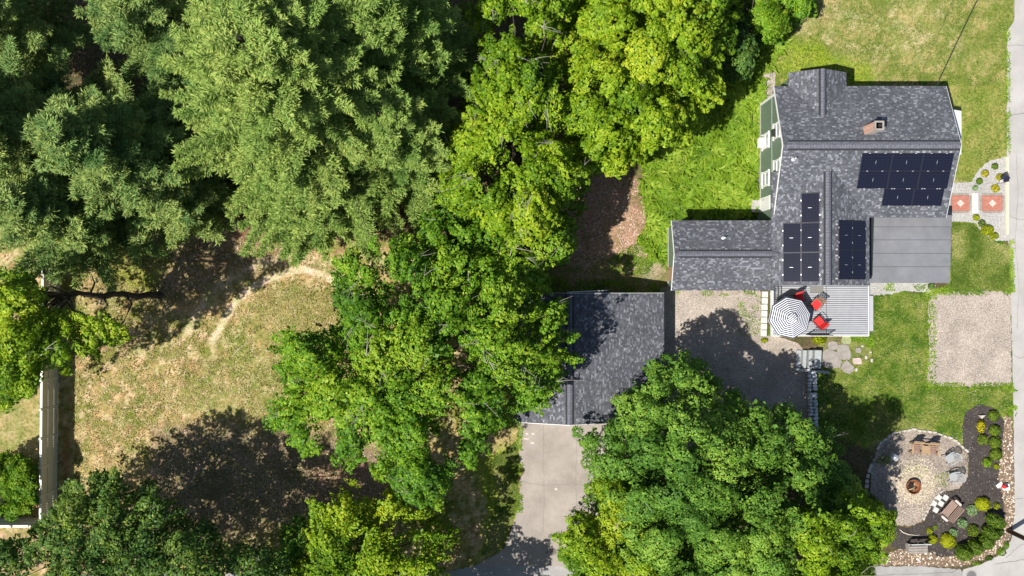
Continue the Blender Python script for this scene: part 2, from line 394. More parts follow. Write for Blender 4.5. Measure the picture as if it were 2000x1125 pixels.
# ------------------------------------------------------------------ ground
def build_ground():
    st = .16
    xs = np.arange(-42, 42.01, st); ys = np.arange(-26, 26.01, st)
    X, Y = np.meshgrid(xs, ys); nx, ny = len(xs), len(ys)
    px = 1000 + X * F / H; py = 562.5 - Y * F / H
    wob = (fbm(X * .8, Y * .8, 3) - .5) * 40; wob2 = (fbm(X * .8, Y * .8, 13) - .5) * 40
    qx, qy = px + wob, py + wob2
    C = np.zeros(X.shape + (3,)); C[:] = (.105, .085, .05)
    n1 = fbm(X * .5, Y * .5, 21); n2 = fbm(X * 1.4, Y * 1.4, 31); n3 = fbm(X * 3.5, Y * 3.5, 41, 3)
    def put(mask, col): 
        C[:] = C * (1 - mask[..., None]) + np.asarray(col) * mask[..., None]
    def sm(d, a, b): t = np.clip((d - a) / (b - a), 0, 1); return t * t * (3 - 2 * t)
    def poly(p, soft=14, amp=1.0): return sm(sdist(qx, qy, p), -soft, soft) * amp
    # dry back yard
    yard = [(-400, 440), (230, 450), (420, 430), (640, 450), (1080, 520), (1020, 830), (1010, 1000), (960, 1100), (960, 1400), (-400, 1400)]
    m = poly(yard)
    mix = sm(n2 * .5 + n1 * .25 + n3 * .25, .42, .58)
    dry = np.array((.43, .31, .155))[None, None] * (1 - mix[..., None]) + np.array((.20, .205, .055))[None, None] * mix[..., None]
    C[:] = C * (1 - m[..., None]) + dry * m[..., None]
    n4 = fbm(X * 2.1, Y * 2.1, 77, 3); put(m * sm(n4, .55, .68) * .6, (.25, .16, .085)); put(m * sm(fbm(X * 1.7, Y * 1.7, 91, 3), .56, .68) * .65, (.17, .20, .035)); put(m * sm(n3, .50, .66) * .7, (.56, .44, .29))
    put(poly([(200, 455), (290, 470), (330, 520), (300, 570), (240, 560), (215, 500)], 16, .85), (.25, .27, .05))
    put(poly([(500, 590), (560, 555), (630, 560), (680, 600), (680, 660), (600, 680), (520, 670), (480, 640)], 14, .8), (.26, .235, .085))
    put(poly([(435, 660), (480, 650), (500, 700), (470, 740), (440, 720)], 14, .5), (.19, .26, .05))
    put(poly([(400, 690), (540, 690), (560, 800), (420, 830), (330, 780)], 25, .45), (.22, .23, .07))
    # leaf litter
    put(poly([(390, 370), (520, 400), (600, 470), (560, 520), (430, 560), (330, 600), (300, 560), (380, 480)], 18, .75), (.23, .15, .10))
    put(poly([(420, 360), (500, 400), (530, 450), (470, 470), (420, 430)], 14, .8), (.17, .085, .06))
    put(poly([(300, 830), (600, 840), (760, 880), (780, 960), (700, 1000), (560, 1010), (400, 1060), (300, 1000)], 20, .85), (.205, .155, .125))
    put(poly([(600, 905), (700, 900), (770, 940), (740, 985), (620, 960)], 16, .8), (.33, .20, .155))
    put(sm(-pdist(px, py, [(128, 840), (128, 960)]), -10, -3) * .6, (.32, .16, .07))
    # wheel tracks worn into the yard
    t1 = pdist(px + wob * .25, py + wob2 * .25, [(660, 548), (625, 534), (590, 527), (555, 532), (520, 546), (488, 565), (460, 592), (435, 628), (412, 668)])
    put(sm(-t1, -11, -3) * (.82 + .18 * sm(n3, .3, .5)), (.66, .52, .39))
    t2 = pdist(px + wob * .25, py + wob2 * .25, [(640, 512), (590, 505), (540, 505), (470, 530), (430, 560), (395, 600), (365, 645)])
    put(sm(-t2, -15, -3) * (.5 + .4 * sm(n3, .35, .55)), (.56, .44, .31))
    # behind garage: chips
    put(poly([(1100, 370), (1180, 330), (1240, 340), (1262, 420), (1255, 500), (1210, 545), (1120, 560), (1090, 500)], 26, .95), (.34, .215, .15))
    put(poly([(1010, 540), (1130, 500), (1310, 500), (1310, 575), (1010, 590)], 14, .8), (.20, .19, .075))
    put(poly([(1235, 480), (1275, 470), (1290, 540), (1260, 560)], 8, .6), (.38, .33, .27))
    # weeds
    put(poly([(1250, 320), (1340, 220), (1480, 60), (1530, 100), (1510, 180), (1488, 240), (1490, 430), (1310, 430), (1310, 520), (1220, 530), (1260, 440)], 10, .95), (.13, .2, .03))
    # north lawn
    nl = [(1520, 0), (1600, -40), (1990, -60), (1985, 60), (1970, 400), (1850, 420), (1600, 300), (1516, 180), (1512, 90)]
    m = poly(nl, 6)
    mix = sm(n1 * .5 + n2 * .5, .42, .6)
    mix = sm(n1 * .3 + n2 * .45 + n3 * .25, .42, .58)
    lc = np.array((.32, .285, .12))[None, None] * (1 - mix[..., None]) + np.array((.155, .19, .042))[None, None] * mix[..., None]
    C[:] = C * (1 - m[..., None]) + lc * m[..., None]
    put(m * sm(n2 * .5 + n3 * .5, .50, .60) * poly([(1560, 20), (1860, 10), (1880, 110), (1700, 130), (1560, 80)], 20) * .75, (.44, .38, .22))
    put(poly([(1518, 120), (1560, 70), (1620, 110), (1700, 130), (1700, 170), (1520, 170)], 14, .75), (.23, .31, .02))
    put(poly([(1530, 20), (1620, 5), (1640, 40), (1560, 55)], 14, .6), (.40, .31, .17))
    # east strip + south-east lawn
    el = [(1840, 160), (1970, 160), (1970, 300), (1930, 320), (1900, 350), (1840, 350)]
    put(poly(el, 5, .6), (.22, .25, .055))
    sel = [(1856, 430), (1925, 435), (1975, 475), (1985, 600), (1985, 830), (1880, 870), (1660, 870), (1590, 870), (1590, 700), (1690, 640), (1705, 570), (1820, 560), (1856, 550)]
    m = poly(sel, 4); mix = sm(n2 * .6 + n3 * .4, .42, .60)
    lc = np.array((.06, .13, .014))[None, None] * (1 - mix[..., None]) + np.array((.16, .205, .038))[None, None] * mix[..., None]
    C[:] = C * (1 - m[..., None]) + lc * m[..., None]
    put(poly([(1715, 800), (1830, 830), (1830, 850), (1720, 880), (1690, 850)], 10, .6), (.27, .26, .10))
    put(poly([(1590, 655), (1700, 650), (1715, 700), (1640, 735), (1600, 720)], 8, .6), (.24, .23, .10))
    # grass by the driveway
    put(poly([(920, 900), (1000, 845), (1018, 850), (1016, 980), (985, 1080), (930, 1090), (960, 990)], 8, .95), (.22, .27, .04))
    put(poly([(860, 850), (1000, 830), (1010, 850), (920, 900)], 12, .8), (.35, .28, .14))
    # bottom-left corner
    put(poly([(-50, 1030), (80, 1030), (120, 1060), (60, 1140), (-50, 1140)], 10, .8), (.36, .26, .17))
    put(poly([(-60, 770), (85, 770), (95, 860), (85, 890), (-60, 890)], 10, .7), (.30, .27, .12))
    C *= (.86 + .28 * n3[..., None])
    V = np.stack([X.ravel(), Y.ravel(), (.05 * (n1 - .5)).ravel() * 0], 1)
    idx = np.arange(nx * ny).reshape(ny, nx)
    Q = np.stack([idx[:-1, :-1].ravel(), idx[:-1, 1:].ravel(), idx[1:, 1:].ravel(), idx[1:, :-1].ravel()], 1)
    # skirt to the horizon
    B = 600.0
    V = np.concatenate([V, [(-B, -B, 0), (B, -B, 0), (B, B, 0), (-B, B, 0)]]); nb = nx * ny
    c0, c1, c2, c3 = idx[0, 0], idx[0, -1], idx[-1, -1], idx[-1, 0]
    Q = np.concatenate([Q, [(nb, nb + 1, c1, c0), (nb + 1, nb + 2, c2, c1), (nb + 2, nb + 3, c3, c2), (nb + 3, nb, c0, c3)]])
    Cf = np.concatenate([C.reshape(-1, 3), np.tile((.12, .12, .05), (4, 1))])
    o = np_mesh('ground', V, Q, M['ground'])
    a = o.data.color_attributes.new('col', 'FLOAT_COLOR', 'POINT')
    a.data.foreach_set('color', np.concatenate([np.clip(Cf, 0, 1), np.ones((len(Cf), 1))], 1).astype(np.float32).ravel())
    tag(o, kind='structure')
    return lambda x, y: C[np.clip(((y + 26) / st).astype(int), 0, ny - 1), np.clip(((x + 42) / st).astype(int), 0, nx - 1)]
gcol = build_ground()

# roads and hard surfaces
sheet('road', [(1981, -90), (1981, 40), (1967, 60), (1966, 400), (1969, 470), (1974, 560), (1979, 800), (1982, 1000), (1975, 1055), (1950, 1085), (1915, 1102), (1880, 1112), (1870, 1200), (2600, 1200), (2600, -90)], .024, M['road'], .7, 8, 2, .1)
sheet('side_road', [(100, 1123), (870, 1117), (935, 1103), (1060, 1100), (1240, 1100), (1400, 1106), (1690, 1106), (1800, 1106), (1878, 1112), (1882, 1240), (100, 1240)], .016, M['road_dark'], 1.2, 8, 3, .1)
sheet('driveway', [(1013, 812), (1014, 900), (1016, 905), (1027, 918), (1016, 935), (1016, 975), (1007, 1010), (993, 1050), (975, 1080), (935, 1100), (935, 1106), (1245, 1106), (1245, 812)], .02, M['drive'], .6, 9, 4, .1)
sheet('gravel_drive', [(1290, 560), (1485, 562), (1489, 655), (1515, 655), (1560, 670), (1572, 690), (1578, 740), (1582, 900), (1290, 900), (1285, 700)], .012, M['gravel'], 1.5, 8, 5)
sheet('gravel_pad', [(1822, 571), (1900, 568), (1974, 571), (1976, 752), (1900, 756), (1812, 754), (1814, 650), (1812, 600)], .012, M['gravel'], 1.9, 8, 6)
sheet('gravel_strip', [(1697, 548), (1822, 552), (1830, 557), (1815, 572), (1770, 568), (1740, 575), (1697, 577)], .008, M['gravel_grey'], 1.5, 6, 7)
sheet('gravel_bed', [(1850, 358), (1898, 355), (1908, 335), (1930, 315), (1966, 306), (1967, 455), (1974, 470), (1945, 470), (1920, 460), (1905, 435), (1850, 432)], .01, M['gravel_grey'], 1.2, 6, 8)
sheet('plank_path', [(1490, 145), (1515, 140), (1514, 175), (1506, 200), (1500, 235), (1489, 240)], .01, M['plank'], 1.2, 6, 9)
CIRC = [(1743, 848), (1780, 839), (1830, 846), (1868, 862), (1890, 890), (1890, 930), (1872, 955), (1842, 960), (1820, 985), (1806, 1015), (1780, 1027), (1748, 1026), (1722, 990), (1700, 962), (1703, 905), (1720, 865)]
MUL = [(1885, 805), (1880, 830), (1880, 868), (1893, 890), (1891, 930), (1874, 956), (1846, 961), (1835, 964), (1818, 990), (1806, 1019), (1775, 1031), (1742, 1029), (1742, 1068), (1765, 1074), (1815, 1078), (1835, 1088), (1875, 1084), (1922, 1078), (1958, 1045), (1963, 1005), (1956, 960), (1949, 935), (1957, 870), (1962, 822), (1941, 797), (1912, 789)]
PEB = [(1962, 812), (1976, 810), (1980, 900), (1982, 1010), (1973, 1050), (1948, 1080), (1910, 1098), (1870, 1107), (1722, 1104), (1712, 1096), (1735, 1080), (1765, 1070), (1815, 1075), (1850, 1088), (1885, 1084), (1925, 1075), (1958, 1045), (1962, 1005), (1953, 960), (1946, 935), (1956, 870)]
sheet('gravel_circle', CIRC, .008, M['circle'], 1.5, 6, 10)
sheet('straw_patch', [(1752, 928), (1778, 910), (1808, 908), (1826, 935), (1824, 965), (1800, 984), (1775, 982), (1750, 962)], .014, M['straw'], 2.4, 7, 11)
sheet('pebble_bed', PEB, .006, simple('dark_bed_soil', (.15, .105, .07), 1, .5, 9), 1.5, 6, 12)
sheet('mulch_bed', MUL, .02, M['mulch'], 1.0, 6, 13)

# ------------------------------------------------------------------ house
def roof_uv(mb, quads, thick=.14):
    """quads: top faces listed (eave0, eave1, ridge1, ridge0); adds body with thickness and uv in metres"""
    mb.uv = []
    for q in quads:
        q = [Vector(p) for p in q]; n = len(mb.v)
        low = [p - Vector((0, 0, thick)) for p in q]
        mb.v += [tuple(p) for p in q + low]
        e = (q[1] - q[0]); eu = e.normalized(); nrm = eu.cross(q[3] - q[0]).normalized(); ev = nrm.cross(eu)
        # anchor the courses to world so the slopes match
        uvs = [((p).dot(eu), (p).dot(ev)) for p in q]
        fs = [([0, 1, 2, 3], uvs), ([7, 6, 5, 4], uvs), ([0, 4, 5, 1], uvs), ([1, 5, 6, 2], uvs), ([2, 6, 7, 3], uvs), ([3, 7, 4, 0], uvs)]
        for f, u in fs: mb.f.append([n + i for i in f]); mb.mi.append(0); mb.uv.append([(u[i % 4][0], u[i % 4][1]) for i in f])
def gable_roof(parent, axis, a0, a1, e0, e1, rpos, he0, he1, hr):
    """axis 'x': ridge runs along x from a0 to a1; eaves at y=e0 (height he0) and y=e1 (he1)"""
    mb = MB(); P = (lambda a, e, z: (a, e, z)) if axis == 'x' else (lambda a, e, z: (e, a, z))
    q1 = [P(a0, e0, he0), P(a1, e0, he0), P(a1, rpos, hr), P(a0, rpos, hr)]
    q2 = [P(a1, e1, he1), P(a0, e1, he1), P(a0, rpos, hr), P(a1, rpos, hr)]
    if axis == 'y': q1 = [q1[1], q1[0], q1[3], q1[2]]; q2 = [q2[1], q2[0], q2[3], q2[2]]
    roof_uv(mb, [q1, q2])
    return mb.build('roof', M['shingle'], parent)
def ridge_cap(parent, axis, a0, a1, r, hr, s0, s1, wd=.17):
    """overlapping cap shingles; s0,s1 = fall per metre on either side"""
    mb = MB(); n = max(2, int(abs(a1 - a0) / .16)); st = (a1 - a0) / n
    P = (lambda a, e, z: (a, e, z)) if axis == 'x' else (lambda a, e, z: (e, a, z))
    for i in range(n):
        b0 = a0 + i * st; b1 = b0 + st * .93; t = .035
        L = [P(b0, r - wd, hr - wd * s0 + t + .012), P(b1, r - wd, hr - wd * s0 + t), P(b0, r, hr + t + .022), P(b1, r, hr + t + .01), P(b0, r + wd, hr - wd * s1 + t + .012), P(b1, r + wd, hr - wd * s1 + t)]
        Lw = [(x, y, z - .05) for x, y, z in L]
        mb.add(L + Lw, [(0, 1, 3, 2), (2, 3, 5, 4), (6, 8, 9, 7), (8, 10, 11, 9), (0, 6, 7, 1), (4, 5, 11, 10), (0, 2, 8, 6), (2, 4, 10, 8), (1, 7, 9, 3), (3, 9, 11, 5)])
    cap = mb.build('ridge_cap', simple('cap_shingles', (.115, .12, .145), .9, .3, 7), parent)
    mb = MB(); w2 = wd + .10; L = []
    for b_ in (a0 + (.02 if a1 > a0 else -.02), a1): L += [P(b_, r - w2, hr - w2 * s0 + .022), P(b_, r, hr + .018), P(b_, r + w2, hr - w2 * s1 + .022)]
    Lw = [(x, y, z - .12) for x, y, z in L]
    mb.add(L + Lw, [(0, 3, 4, 1), (1, 4, 5, 2), (0, 6, 9, 3), (2, 5, 11, 8), (0, 1, 7, 6), (1, 2, 8, 7), (3, 9, 10, 4), (4, 10, 11, 5)])
    mb.build('ridge_vent', simple('vent_black', (.02, .021, .026), .9, .1), parent)
    return cap
def gable_wall(mb, axis, a0, a1, e0, e1, rpos, he0, he1, hr, z0=0):
    P = (lambda a, e, z: (a, e, z)) if axis == 'x' else (lambda a, e, z: (e, a, z))
    V = []
    for a in (a0, a1): V += [P(a, e0, z0), P(a, e1, z0), P(a, e1, he1), P(a, rpos, hr), P(a, e0, he0)]
    mb.add(V, [(0, 1, 2, 3, 4), (9, 8, 7, 6, 5), (0, 5, 6, 1), (1, 6, 7, 2), (4, 9, 5, 0)])
def plane_hit(px, py, p0, n):
    d = Vector(((px - 1000) / F, (562.5 - py) / F, -1)); o = Vector((0, 0, H))
    t = (Vector(p0) - o).dot(n) / d.dot(n); return o + d * t

K_ = lambda v, h: v * (H - h) / F
XL, XR, YN, YS, YR = K_(512, 4), K_(848, 4), K_(394.5, 4), K_(138, 4), K_(279.5, 5.73)
SX0, SX1, SXR, SHR = K_(507, 4), K_(698, 4), K_(618, 5.28), 5.28
WX0, WY0, WY1, WYR, WHE, WHR = K_(312, 3.4), K_(-5, 3.4), K_(132, 3.4), K_(67, 4.3), 3.4, 4.3
NX0, NX1, NXR, NY, NHR = K_(541, 4), K_(653, 4), K_(608, 4.95), K_(421, 4), 4.95
HE, HR_ = 4.0, 5.73
house = thing('house', 'green clapboard house with dark shingle roofs, solar panels and a brick chimney', 'house', (21, 6, 0))
oh = .25
s_m = (HR_ - HE) / (YR - YS); s_n = (HR_ - HE) / (YN - YR)
mb = MB()
gable_wall(mb, 'x', XL + oh, XR - oh, YS + .3, YN - .3, YR, HE + .3 * s_m - .16, HE + .3 * s_n - .16, HR_ - .16)
mb.build('wall', M['siding'], house)
mb = MB(); gable_wall(mb, 'y', .14 + oh, YS + .6, SX0 + .3, SX1 - .3, SXR, HE - .03, HE - .03, SHR - .16)
mb.build('wall', M['siding'], house)
mb = MB(); gable_wall(mb, 'x', WX0 + .36, 16.0, WY0 + .25, WY1 - .25, WYR, WHE - .05, WHE - .05, WHR - .16)
mb.build('wall', M['siding'], house)
mb = MB(); gable_wall(mb, 'y', YN - .5, NY - .2, NX0 + .22, NX1 - .22, NXR, HE - .03, HE - .03, NHR - .16)
mb.build('wall', M['siding'], house)
# foundation strips
for nm, x0, x1, y0, y1 in (('a', XL + oh, XR - oh, YS + .3, YN - .3), ('b', SX0 + .3, SX1 - .3, .39, 4.7), ('c', WX0 + .36, 15.9, WY0 + .25, WY1 - .25)):
    mb = MB(); mb.box(((x0 + x1) / 2, (y0 + y1) / 2, .2), (x1 - x0 + .08, y1 - y0 + .08, .4)); mb.build('foundation', M['concrete_wall'], house)
roofm = gable_roof(house, 'x', XL, XR, YS, YN, YR, HE, HE, HR_)
ridge_cap(roofm, 'x', XL + .3, XR - .02, YR, HR_, s_m, s_n, .2)
s_w = (SHR - HE) / (SXR - SX0); s_v = (WHR - WHE) / (WY1 - WYR); s_x = (NHR - HE) / (NX1 - NXR)
roofs = gable_roof(house, 'y', .14, 7.0, SX0, SX1, SXR, HE, HE, SHR)
ridge_cap(roofs, 'y', .16, K_(228, SHR), SXR, SHR, s_w, s_w, .15)
roofw = gable_roof(house, 'x', WX0, SX0 + .35, WY0, WY1, WYR, WHE, WHE, WHR)
ridge_cap(roofw, 'x', WX0 + .25, SX0 - .05, WYR, WHR, s_v, s_v, .15)
roofn = gable_roof(house, 'y', 9.9, NY, NX0, NX1, NXR, HE, HE, NHR)
ridge_cap(roofn, 'y', 10.1, NY, NXR, NHR, s_x, s_x, .13)
# fascias (rake boards) in white
def rake(x, y0, z0, y1, z1, parent=None):
    mb = MB(); a = Vector((x, y0, z0)); b = Vector((x, y1, z1)); d = Vector((.012, 0, 0)); q = Vector((0, 0, .17))
    mb.add([a - d, a + d, a + d - q, a - d - q, b - d, b + d, b + d - q, b - d - q], [(0, 1, 2, 3), (7, 6, 5, 4), (0, 4, 5, 1), (1, 5, 6, 2), (2, 6, 7, 3), (3, 7, 4, 0)])
    mb.build('fascia', M['trim'], parent or house)
for x_ in (XL - .016, XR + .016):
    rake(x_, YS, HE - .015, YR, HR_ - .015); rake(x_, YN, HE - .015, YR, HR_ - .015)
rake(WX0 - .016, WY0, WHE - .015, WYR, WHR - .015); rake(WX0 - .016, WY1, WHE - .015, WYR, WHR - .015)
# belt trim and corner boards on the west gable wall
wx = XL + oh
mb = MB(); mb.box((wx - .015, (YS + YN) / 2, 2.75), (.03, YN - YS - .7, .07)); mb.build('belt_trim', simple('pale_green_trim', (.22, .30, .24), .6), house)
for y in (YS + .36, YN - .36): mb = MB(); mb.box((wx - .02, y, 2.05), (.04, .14, 3.2)); mb.build('corner_board', M['trim'], house)
def window(y, z, w_, h_, x=wx):
    m1 = MB()
    for dy, dz, a, b in ((0, h_ / 2, w_ + .2, .11), (0, -h_ / 2, w_ + .2, .11), (w_ / 2, 0, .11, h_ + .1), (-w_ / 2, 0, .11, h_ + .1), (0, 0, w_, .05)):
        m1.box((x - .035, y + dy, z + dz), (.07 if dz else .064, a, b))
    f = m1.build('window', M['trim'], house)
    m2 = MB(); m2.box((x - .012, y, z), (.024, w_ - .02, h_ - .02)); m2.build('pane', simple('curtained_glass', (.30, .32, .34), .15, .3, 3), f)
    return f
window(9.55, 3.75, .85, 1.25); window(7.3, 3.8, .85, 1.25); window(9.3, 1.5, .85, 1.4); window(6.9, 1.5, .85, 1.4)
m1 = MB(); m1.box((wx - .2, 9.25, 1.15), (.38, .62, .4), bev=.03); m1.build('air_conditioner', M['trim'], house)
m1 = MB(); m1.box((wx - .12, 9.45, 3.5), (.22, .42, .3)); m1.build('air_conditioner', M['black'], house)
m1 = MB(); m1.box((wx - .03, 5.3, 1.35), (.06, .95, 2.1)); dr = m1.build('door', M['trim'], house)
m1 = MB(); m1.lathe([(.02, 0), (.035, .03), (.03, .06)], (wx - .1, 5.6, 1.2), 8); m1.build('handle', M['black'], dr)
m1 = MB(); m1.box((wx - .3, 5.3, .17), (.55, .8, .34), bev=.02); m1.build('door_step', M['concrete_wall'], house)
# small windows / door on the west wing's gable end
m1 = MB(); m1.box((WX0 + .34, .9, 1.1), (.06, .9, 2.0)); dr2 = m1.build('door', M['cedar'], house); dr2['label'] = 'tan wooden side door'
m1 = MB(); m1.lathe([(.02, 0), (.035, .03), (.03, .06)], (WX0 + .27, 1.2, 1.05), 8); m1.build('handle', M['black'], dr2)
# low porch roof in the south-east
mb = MB(); mb.uv = None
z0, z1 = 2.75, 2.5
yy = [4.5, 3.78, 2.98, 2.15, 1.32, .33]
for i in range(5):
    a, b = yy[i], yy[i + 1]; za = z0 + (z1 - z0) * (4.5 - a) / 4.17; zb = z0 + (z1 - z0) * (4.5 - b) / 4.17
    o_ = .035
    mb.add([(21.4, a, za + .0), (27.2, a, za + .0), (27.2, b - .02, zb + o_), (21.4, b - .02, zb + o_), (21.4, a, za - .14), (27.2, a, za - .14), (27.2, b, zb - .14), (21.4, b, zb - .14)],
           [(3, 2, 1, 0), (4, 5, 6, 7), (0, 1, 5, 4), (1, 2, 6, 5), (2, 3, 7, 6), (3, 0, 4, 7)])
pr = mb.build('porch_roof', M['rolled'], house)
mb = MB()
mb.box((24.3, .325, 2.43), (5.6, .02, .15)); mb.build('drip_edge', simple('grey_drip_edge', (.3, .31, .32), .5), pr)
mb = MB(); mb.box((24.1, 2.45, 1.16), (4.9, 3.6, 2.3)); mb.build('wall', M['siding'], house)
for y_ in yy[1:-1]:
    z_ = z0 + (z1 - z0) * (4.5 - y_) / 4.17; mb = MB(); mb.box((24.75, y_ + .0, z_ + .03), (4.84, .035, .02)); mb.build('seam', simple('seam_grey', (.075, .078, .088), .9, .1), pr)
mb = MB(); mb.box((22.22, 2.55, 2.68), (.25, 3.6, .02), m=None); mb.v = [(x, y, z + (y - 2.55) * .06 + .045) for x, y, z in mb.v]; mb.build('eave_shade_strip', M['black'], pr)  # black strip laid on the porch roof as the wing eave's shadow band
# east entry bump-out with pale flat metal roof
mb = MB(); mb.box((26.95, 9.55, 1.22), (1.5, 2.6, 2.44)); mb.build('wall', M['siding_white'], house)
mb = MB(); mb.add([(26.2, 8.05, 2.66), (27.93, 8.3, 2.5), (27.93, 11.0, 2.5), (26.2, 11.25, 2.66), (26.2, 8.05, 2.58), (27.93, 8.3, 2.42), (27.93, 11.0, 2.42), (26.2, 11.25, 2.58)],
                  [(0, 1, 2, 3), (7, 6, 5, 4), (0, 4, 5, 1), (1, 5, 6, 2), (2, 6, 7, 3), (3, 7, 4, 0)])
mb.build('entry_roof', simple('pale_metal', (.55, .57, .6), .5, .05), house)
# chimney on the north slope
c = plane_hit(1695, 255, (0, YR, HR_), Vector((0, s_n, 1)).normalized())
zc = c.z
ch = thing('tmp', None, None, (0, 0, 0)); bpy.data.objects.remove(ch)
mb = MB(); mb.box((c.x, c.y, zc + .55), (.50, .50, 1.9), bev=.01); chim = mb.build('chimney', M['chimney'], roofm)
mb = MB(); hx = .36; zt = zc + 1.52
for dx, dy, a, b in ((0, .22, .56, .10), (0, -.22, .56, .10), (.23, 0, .10, .34), (-.23, 0, .10, .34)): mb.box((c.x + dx, c.y + dy, zt), (a, b, .09))
mb.box((c.x, c.y, zt - .03), (.36, .34, .02), mi=1); mb.lathe([(.10, 0), (.11, .08), (.08, .08), (.07, .01)], (c.x + .03, c.y, zt - .02), 12, 1)
mb.build('chimney_cap', [M['stone'], M['char']], roofm)
# vents
for px_, py_, r_, n_ in ((1550, 311, (0, YR, HR_), Vector((0, -s_m, 1)).normalized()), (1413, 465, (0, WYR, WHR), Vector((0, s_v, 1)).normalized())):
    p = plane_hit(px_, py_, r_, n_)
    mb = MB(); mb.lathe([(.13, -.03), (.12, .02), (.045, .06), (.04, .42), (.05, .43), (.03, .44)], p, 12); mb.build('vent_pipe', M['alu'], roofm if p.y > 4.4 else roofw)
# solar panels
def panel_proto(w_, h_):
    a = MB()
    a.box((0, 0, .01), (w_ - .02, h_ - .02, .035)); return a
pn = 0
def place_array(p0, uax, vax, nrm, cells, pw, ph, land=True):
    """cells: list of (col,row); u,v axes unit vectors; p0 = corner"""
    global pn
    for (ci, ri) in cells:
        ctr = p0 + uax * (ci + .5) * pw + vax * (ri + .5) * ph + nrm * .11
        rot = Matrix((uax, vax, uax.cross(vax))).transposed()
        g = .016
        fr = MB(); fr.box((0, 0, 0), (pw - g, ph - g, .04))
        o = fr.build('solar_panel', M['pframe'], house, world=False)
        o.location = ctr - Vector(house.location); o.rotation_euler = rot.to_euler()
        gl = MB(); gl.box((0, 0, (.0215 if uax.cross(vax).dot(nrm) > 0 else -.0215)), (pw - g - .05, ph - g - .05, .004))
        g1 = gl.build('glass', M['panel'], o, world=False)
        sg = 1 if uax.cross(vax).dot(nrm) > 0 else -1
        # aluminium clamps and a rail showing between panels, bright strip painted in as glare
        sp_ = [(dx * pw, sy * ph / 2, .09, .045) for dx in (-.25, .25) for sy in (-1, 1)] if land else [(sx * pw / 2, dy * ph, .045, .09) for dy in (-.25, .25) for sx in (-1, 1)]
        for cx_, cy_, a1, a2 in sp_:
            cl = MB(); cl.box((cx_, cy_, .018 * sg), (a1, a2, .02)); cl.build('clamp', M['alu'], o, world=False)
        cl = MB(); cl.box((-.02 if land else .03, 0, .026 * sg), ((.018, .2, .004) if land else (.2, .018, .004))); cl.build('glare_strip' if False else 'glint_strip', M['alu'], o, world=False)
        pn += 1
n_s = Vector((0, -s_m, 1)).normalized(); vdn = Vector((0, -1, -s_m)).normalized(); X = Vector((1, 0, 0))
a = plane_hit(1684, 299, (0, YR, HR_ + .1), n_s); b = plane_hit(1864, 299, (0, YR, HR_ + .1), n_s); d_ = plane_hit(1850, 402, (0, YR, HR_ + .1), n_s)
pw = (b - a).length / 3; ph = (d_ - a).dot(vdn) / 3
place_array(a - n_s * .1, X, vdn, n_s, [(0, 0), (1, 0), (2, 0), (0, 1), (1, 1), (2, 1)], pw, ph)
place_array(a - n_s * .1 + X * (pw * .92), X, vdn, n_s, [(0, 2), (1, 2)], pw, ph)
Y_ = Vector((0, -1, 0))
n_w = Vector((-s_w, 0, 1)).normalized(); ud = Vector((-1, 0, -s_w)).normalized()
a = plane_hit(1601, 376, (SXR, 0, SHR + .1), n_w); b = plane_hit(1529, 376, (SXR, 0, SHR + .1), n_w); d_ = plane_hit(1601, 551, (SXR, 0, SHR + .1), n_w)
pw2 = (b - a).length / 2; ph2 = (d_ - a).length / 3
place_array(a - n_w * .1, ud, Y_, n_w, [(0, 0), (0, 1), (0, 2), (1, 1), (1, 2)], pw2, ph2 * 1.0, False)
n_e = Vector((s_w, 0, 1)).normalized(); ue = Vector((1, 0, -s_w)).normalized()
a = plane_hit(1638, 430, (SXR, 0, SHR + .1), n_e); b = plane_hit(1690, 430, (SXR, 0, SHR + .1), n_e); d_ = plane_hit(1638, 546, (SXR, 0, SHR + .1), n_e)
place_array(a - n_e * .1, ue, Y_, n_e, [(0, 0), (0, 1), (1, 0), (1, 1)], (b - a).length / 2, (d_ - a).length / 2, False)
# racking feet above the arrays
def foot(p, d): mb = MB(); mb.box(p, d); mb.build('mounting_foot', M['alu'], house)
for px_ in (1690, 1711, 1745, 1752, 1793, 1804, 1835, 1857):
    p = plane_hit(px_, 297, (0, YR, HR_ + .05), n_s); foot(p, (.12, .09, .09))
for py_ in (379, 419, 434, 460, 478, 484, 497, 545): p = plane_hit(1603, py_, (SXR, 0, SHR + .05), n_w); foot(p, (.1, .1, .09))
for py_ in (438, 459, 487, 499, 544): p = plane_hit(1634, py_, (SXR, 0, SHR + .05), n_e); foot(p, (.1, .09, .09))

# ------------------------------------------------------------------ garage
gar = thing('garage', 'detached garage with lopsided dark shingle roof at the head of the concrete driveway', 'garage', (5, -4, 0))
mb = MB(); GH, GL, GR2 = 4.2, 3.0, 2.1; GX, GXL, GXR = K_(113, GH), .09, K_(297, GR2)
gable_wall(mb, 'y', -8.2 + .3, -.33 - .25, GXL + .3, GXR - .3, GX, GL - .03, GR2 - .03, GH - .16); mb.build('wall', M['siding_white'], gar)
gr = gable_roof(gar, 'y', -8.25, K_(-10.5, 3), GXL, GXR, GX, GL, GR2, GH); gr.data.materials[0] = M['shingle']
ridge_cap(gr, 'y', -8.23, -.36, GX, GH, (GH - GL) / (GX - GXL), (GH - GR2) / (GXR - GX), .15)
for x in (2.6, 6.2):
    mb = MB()
    for k in range(4): mb.box((x, -7.925, .27 + k * .47), (2.7, .05, .45))
    mb.build('garage_door', M['trim'], gar)
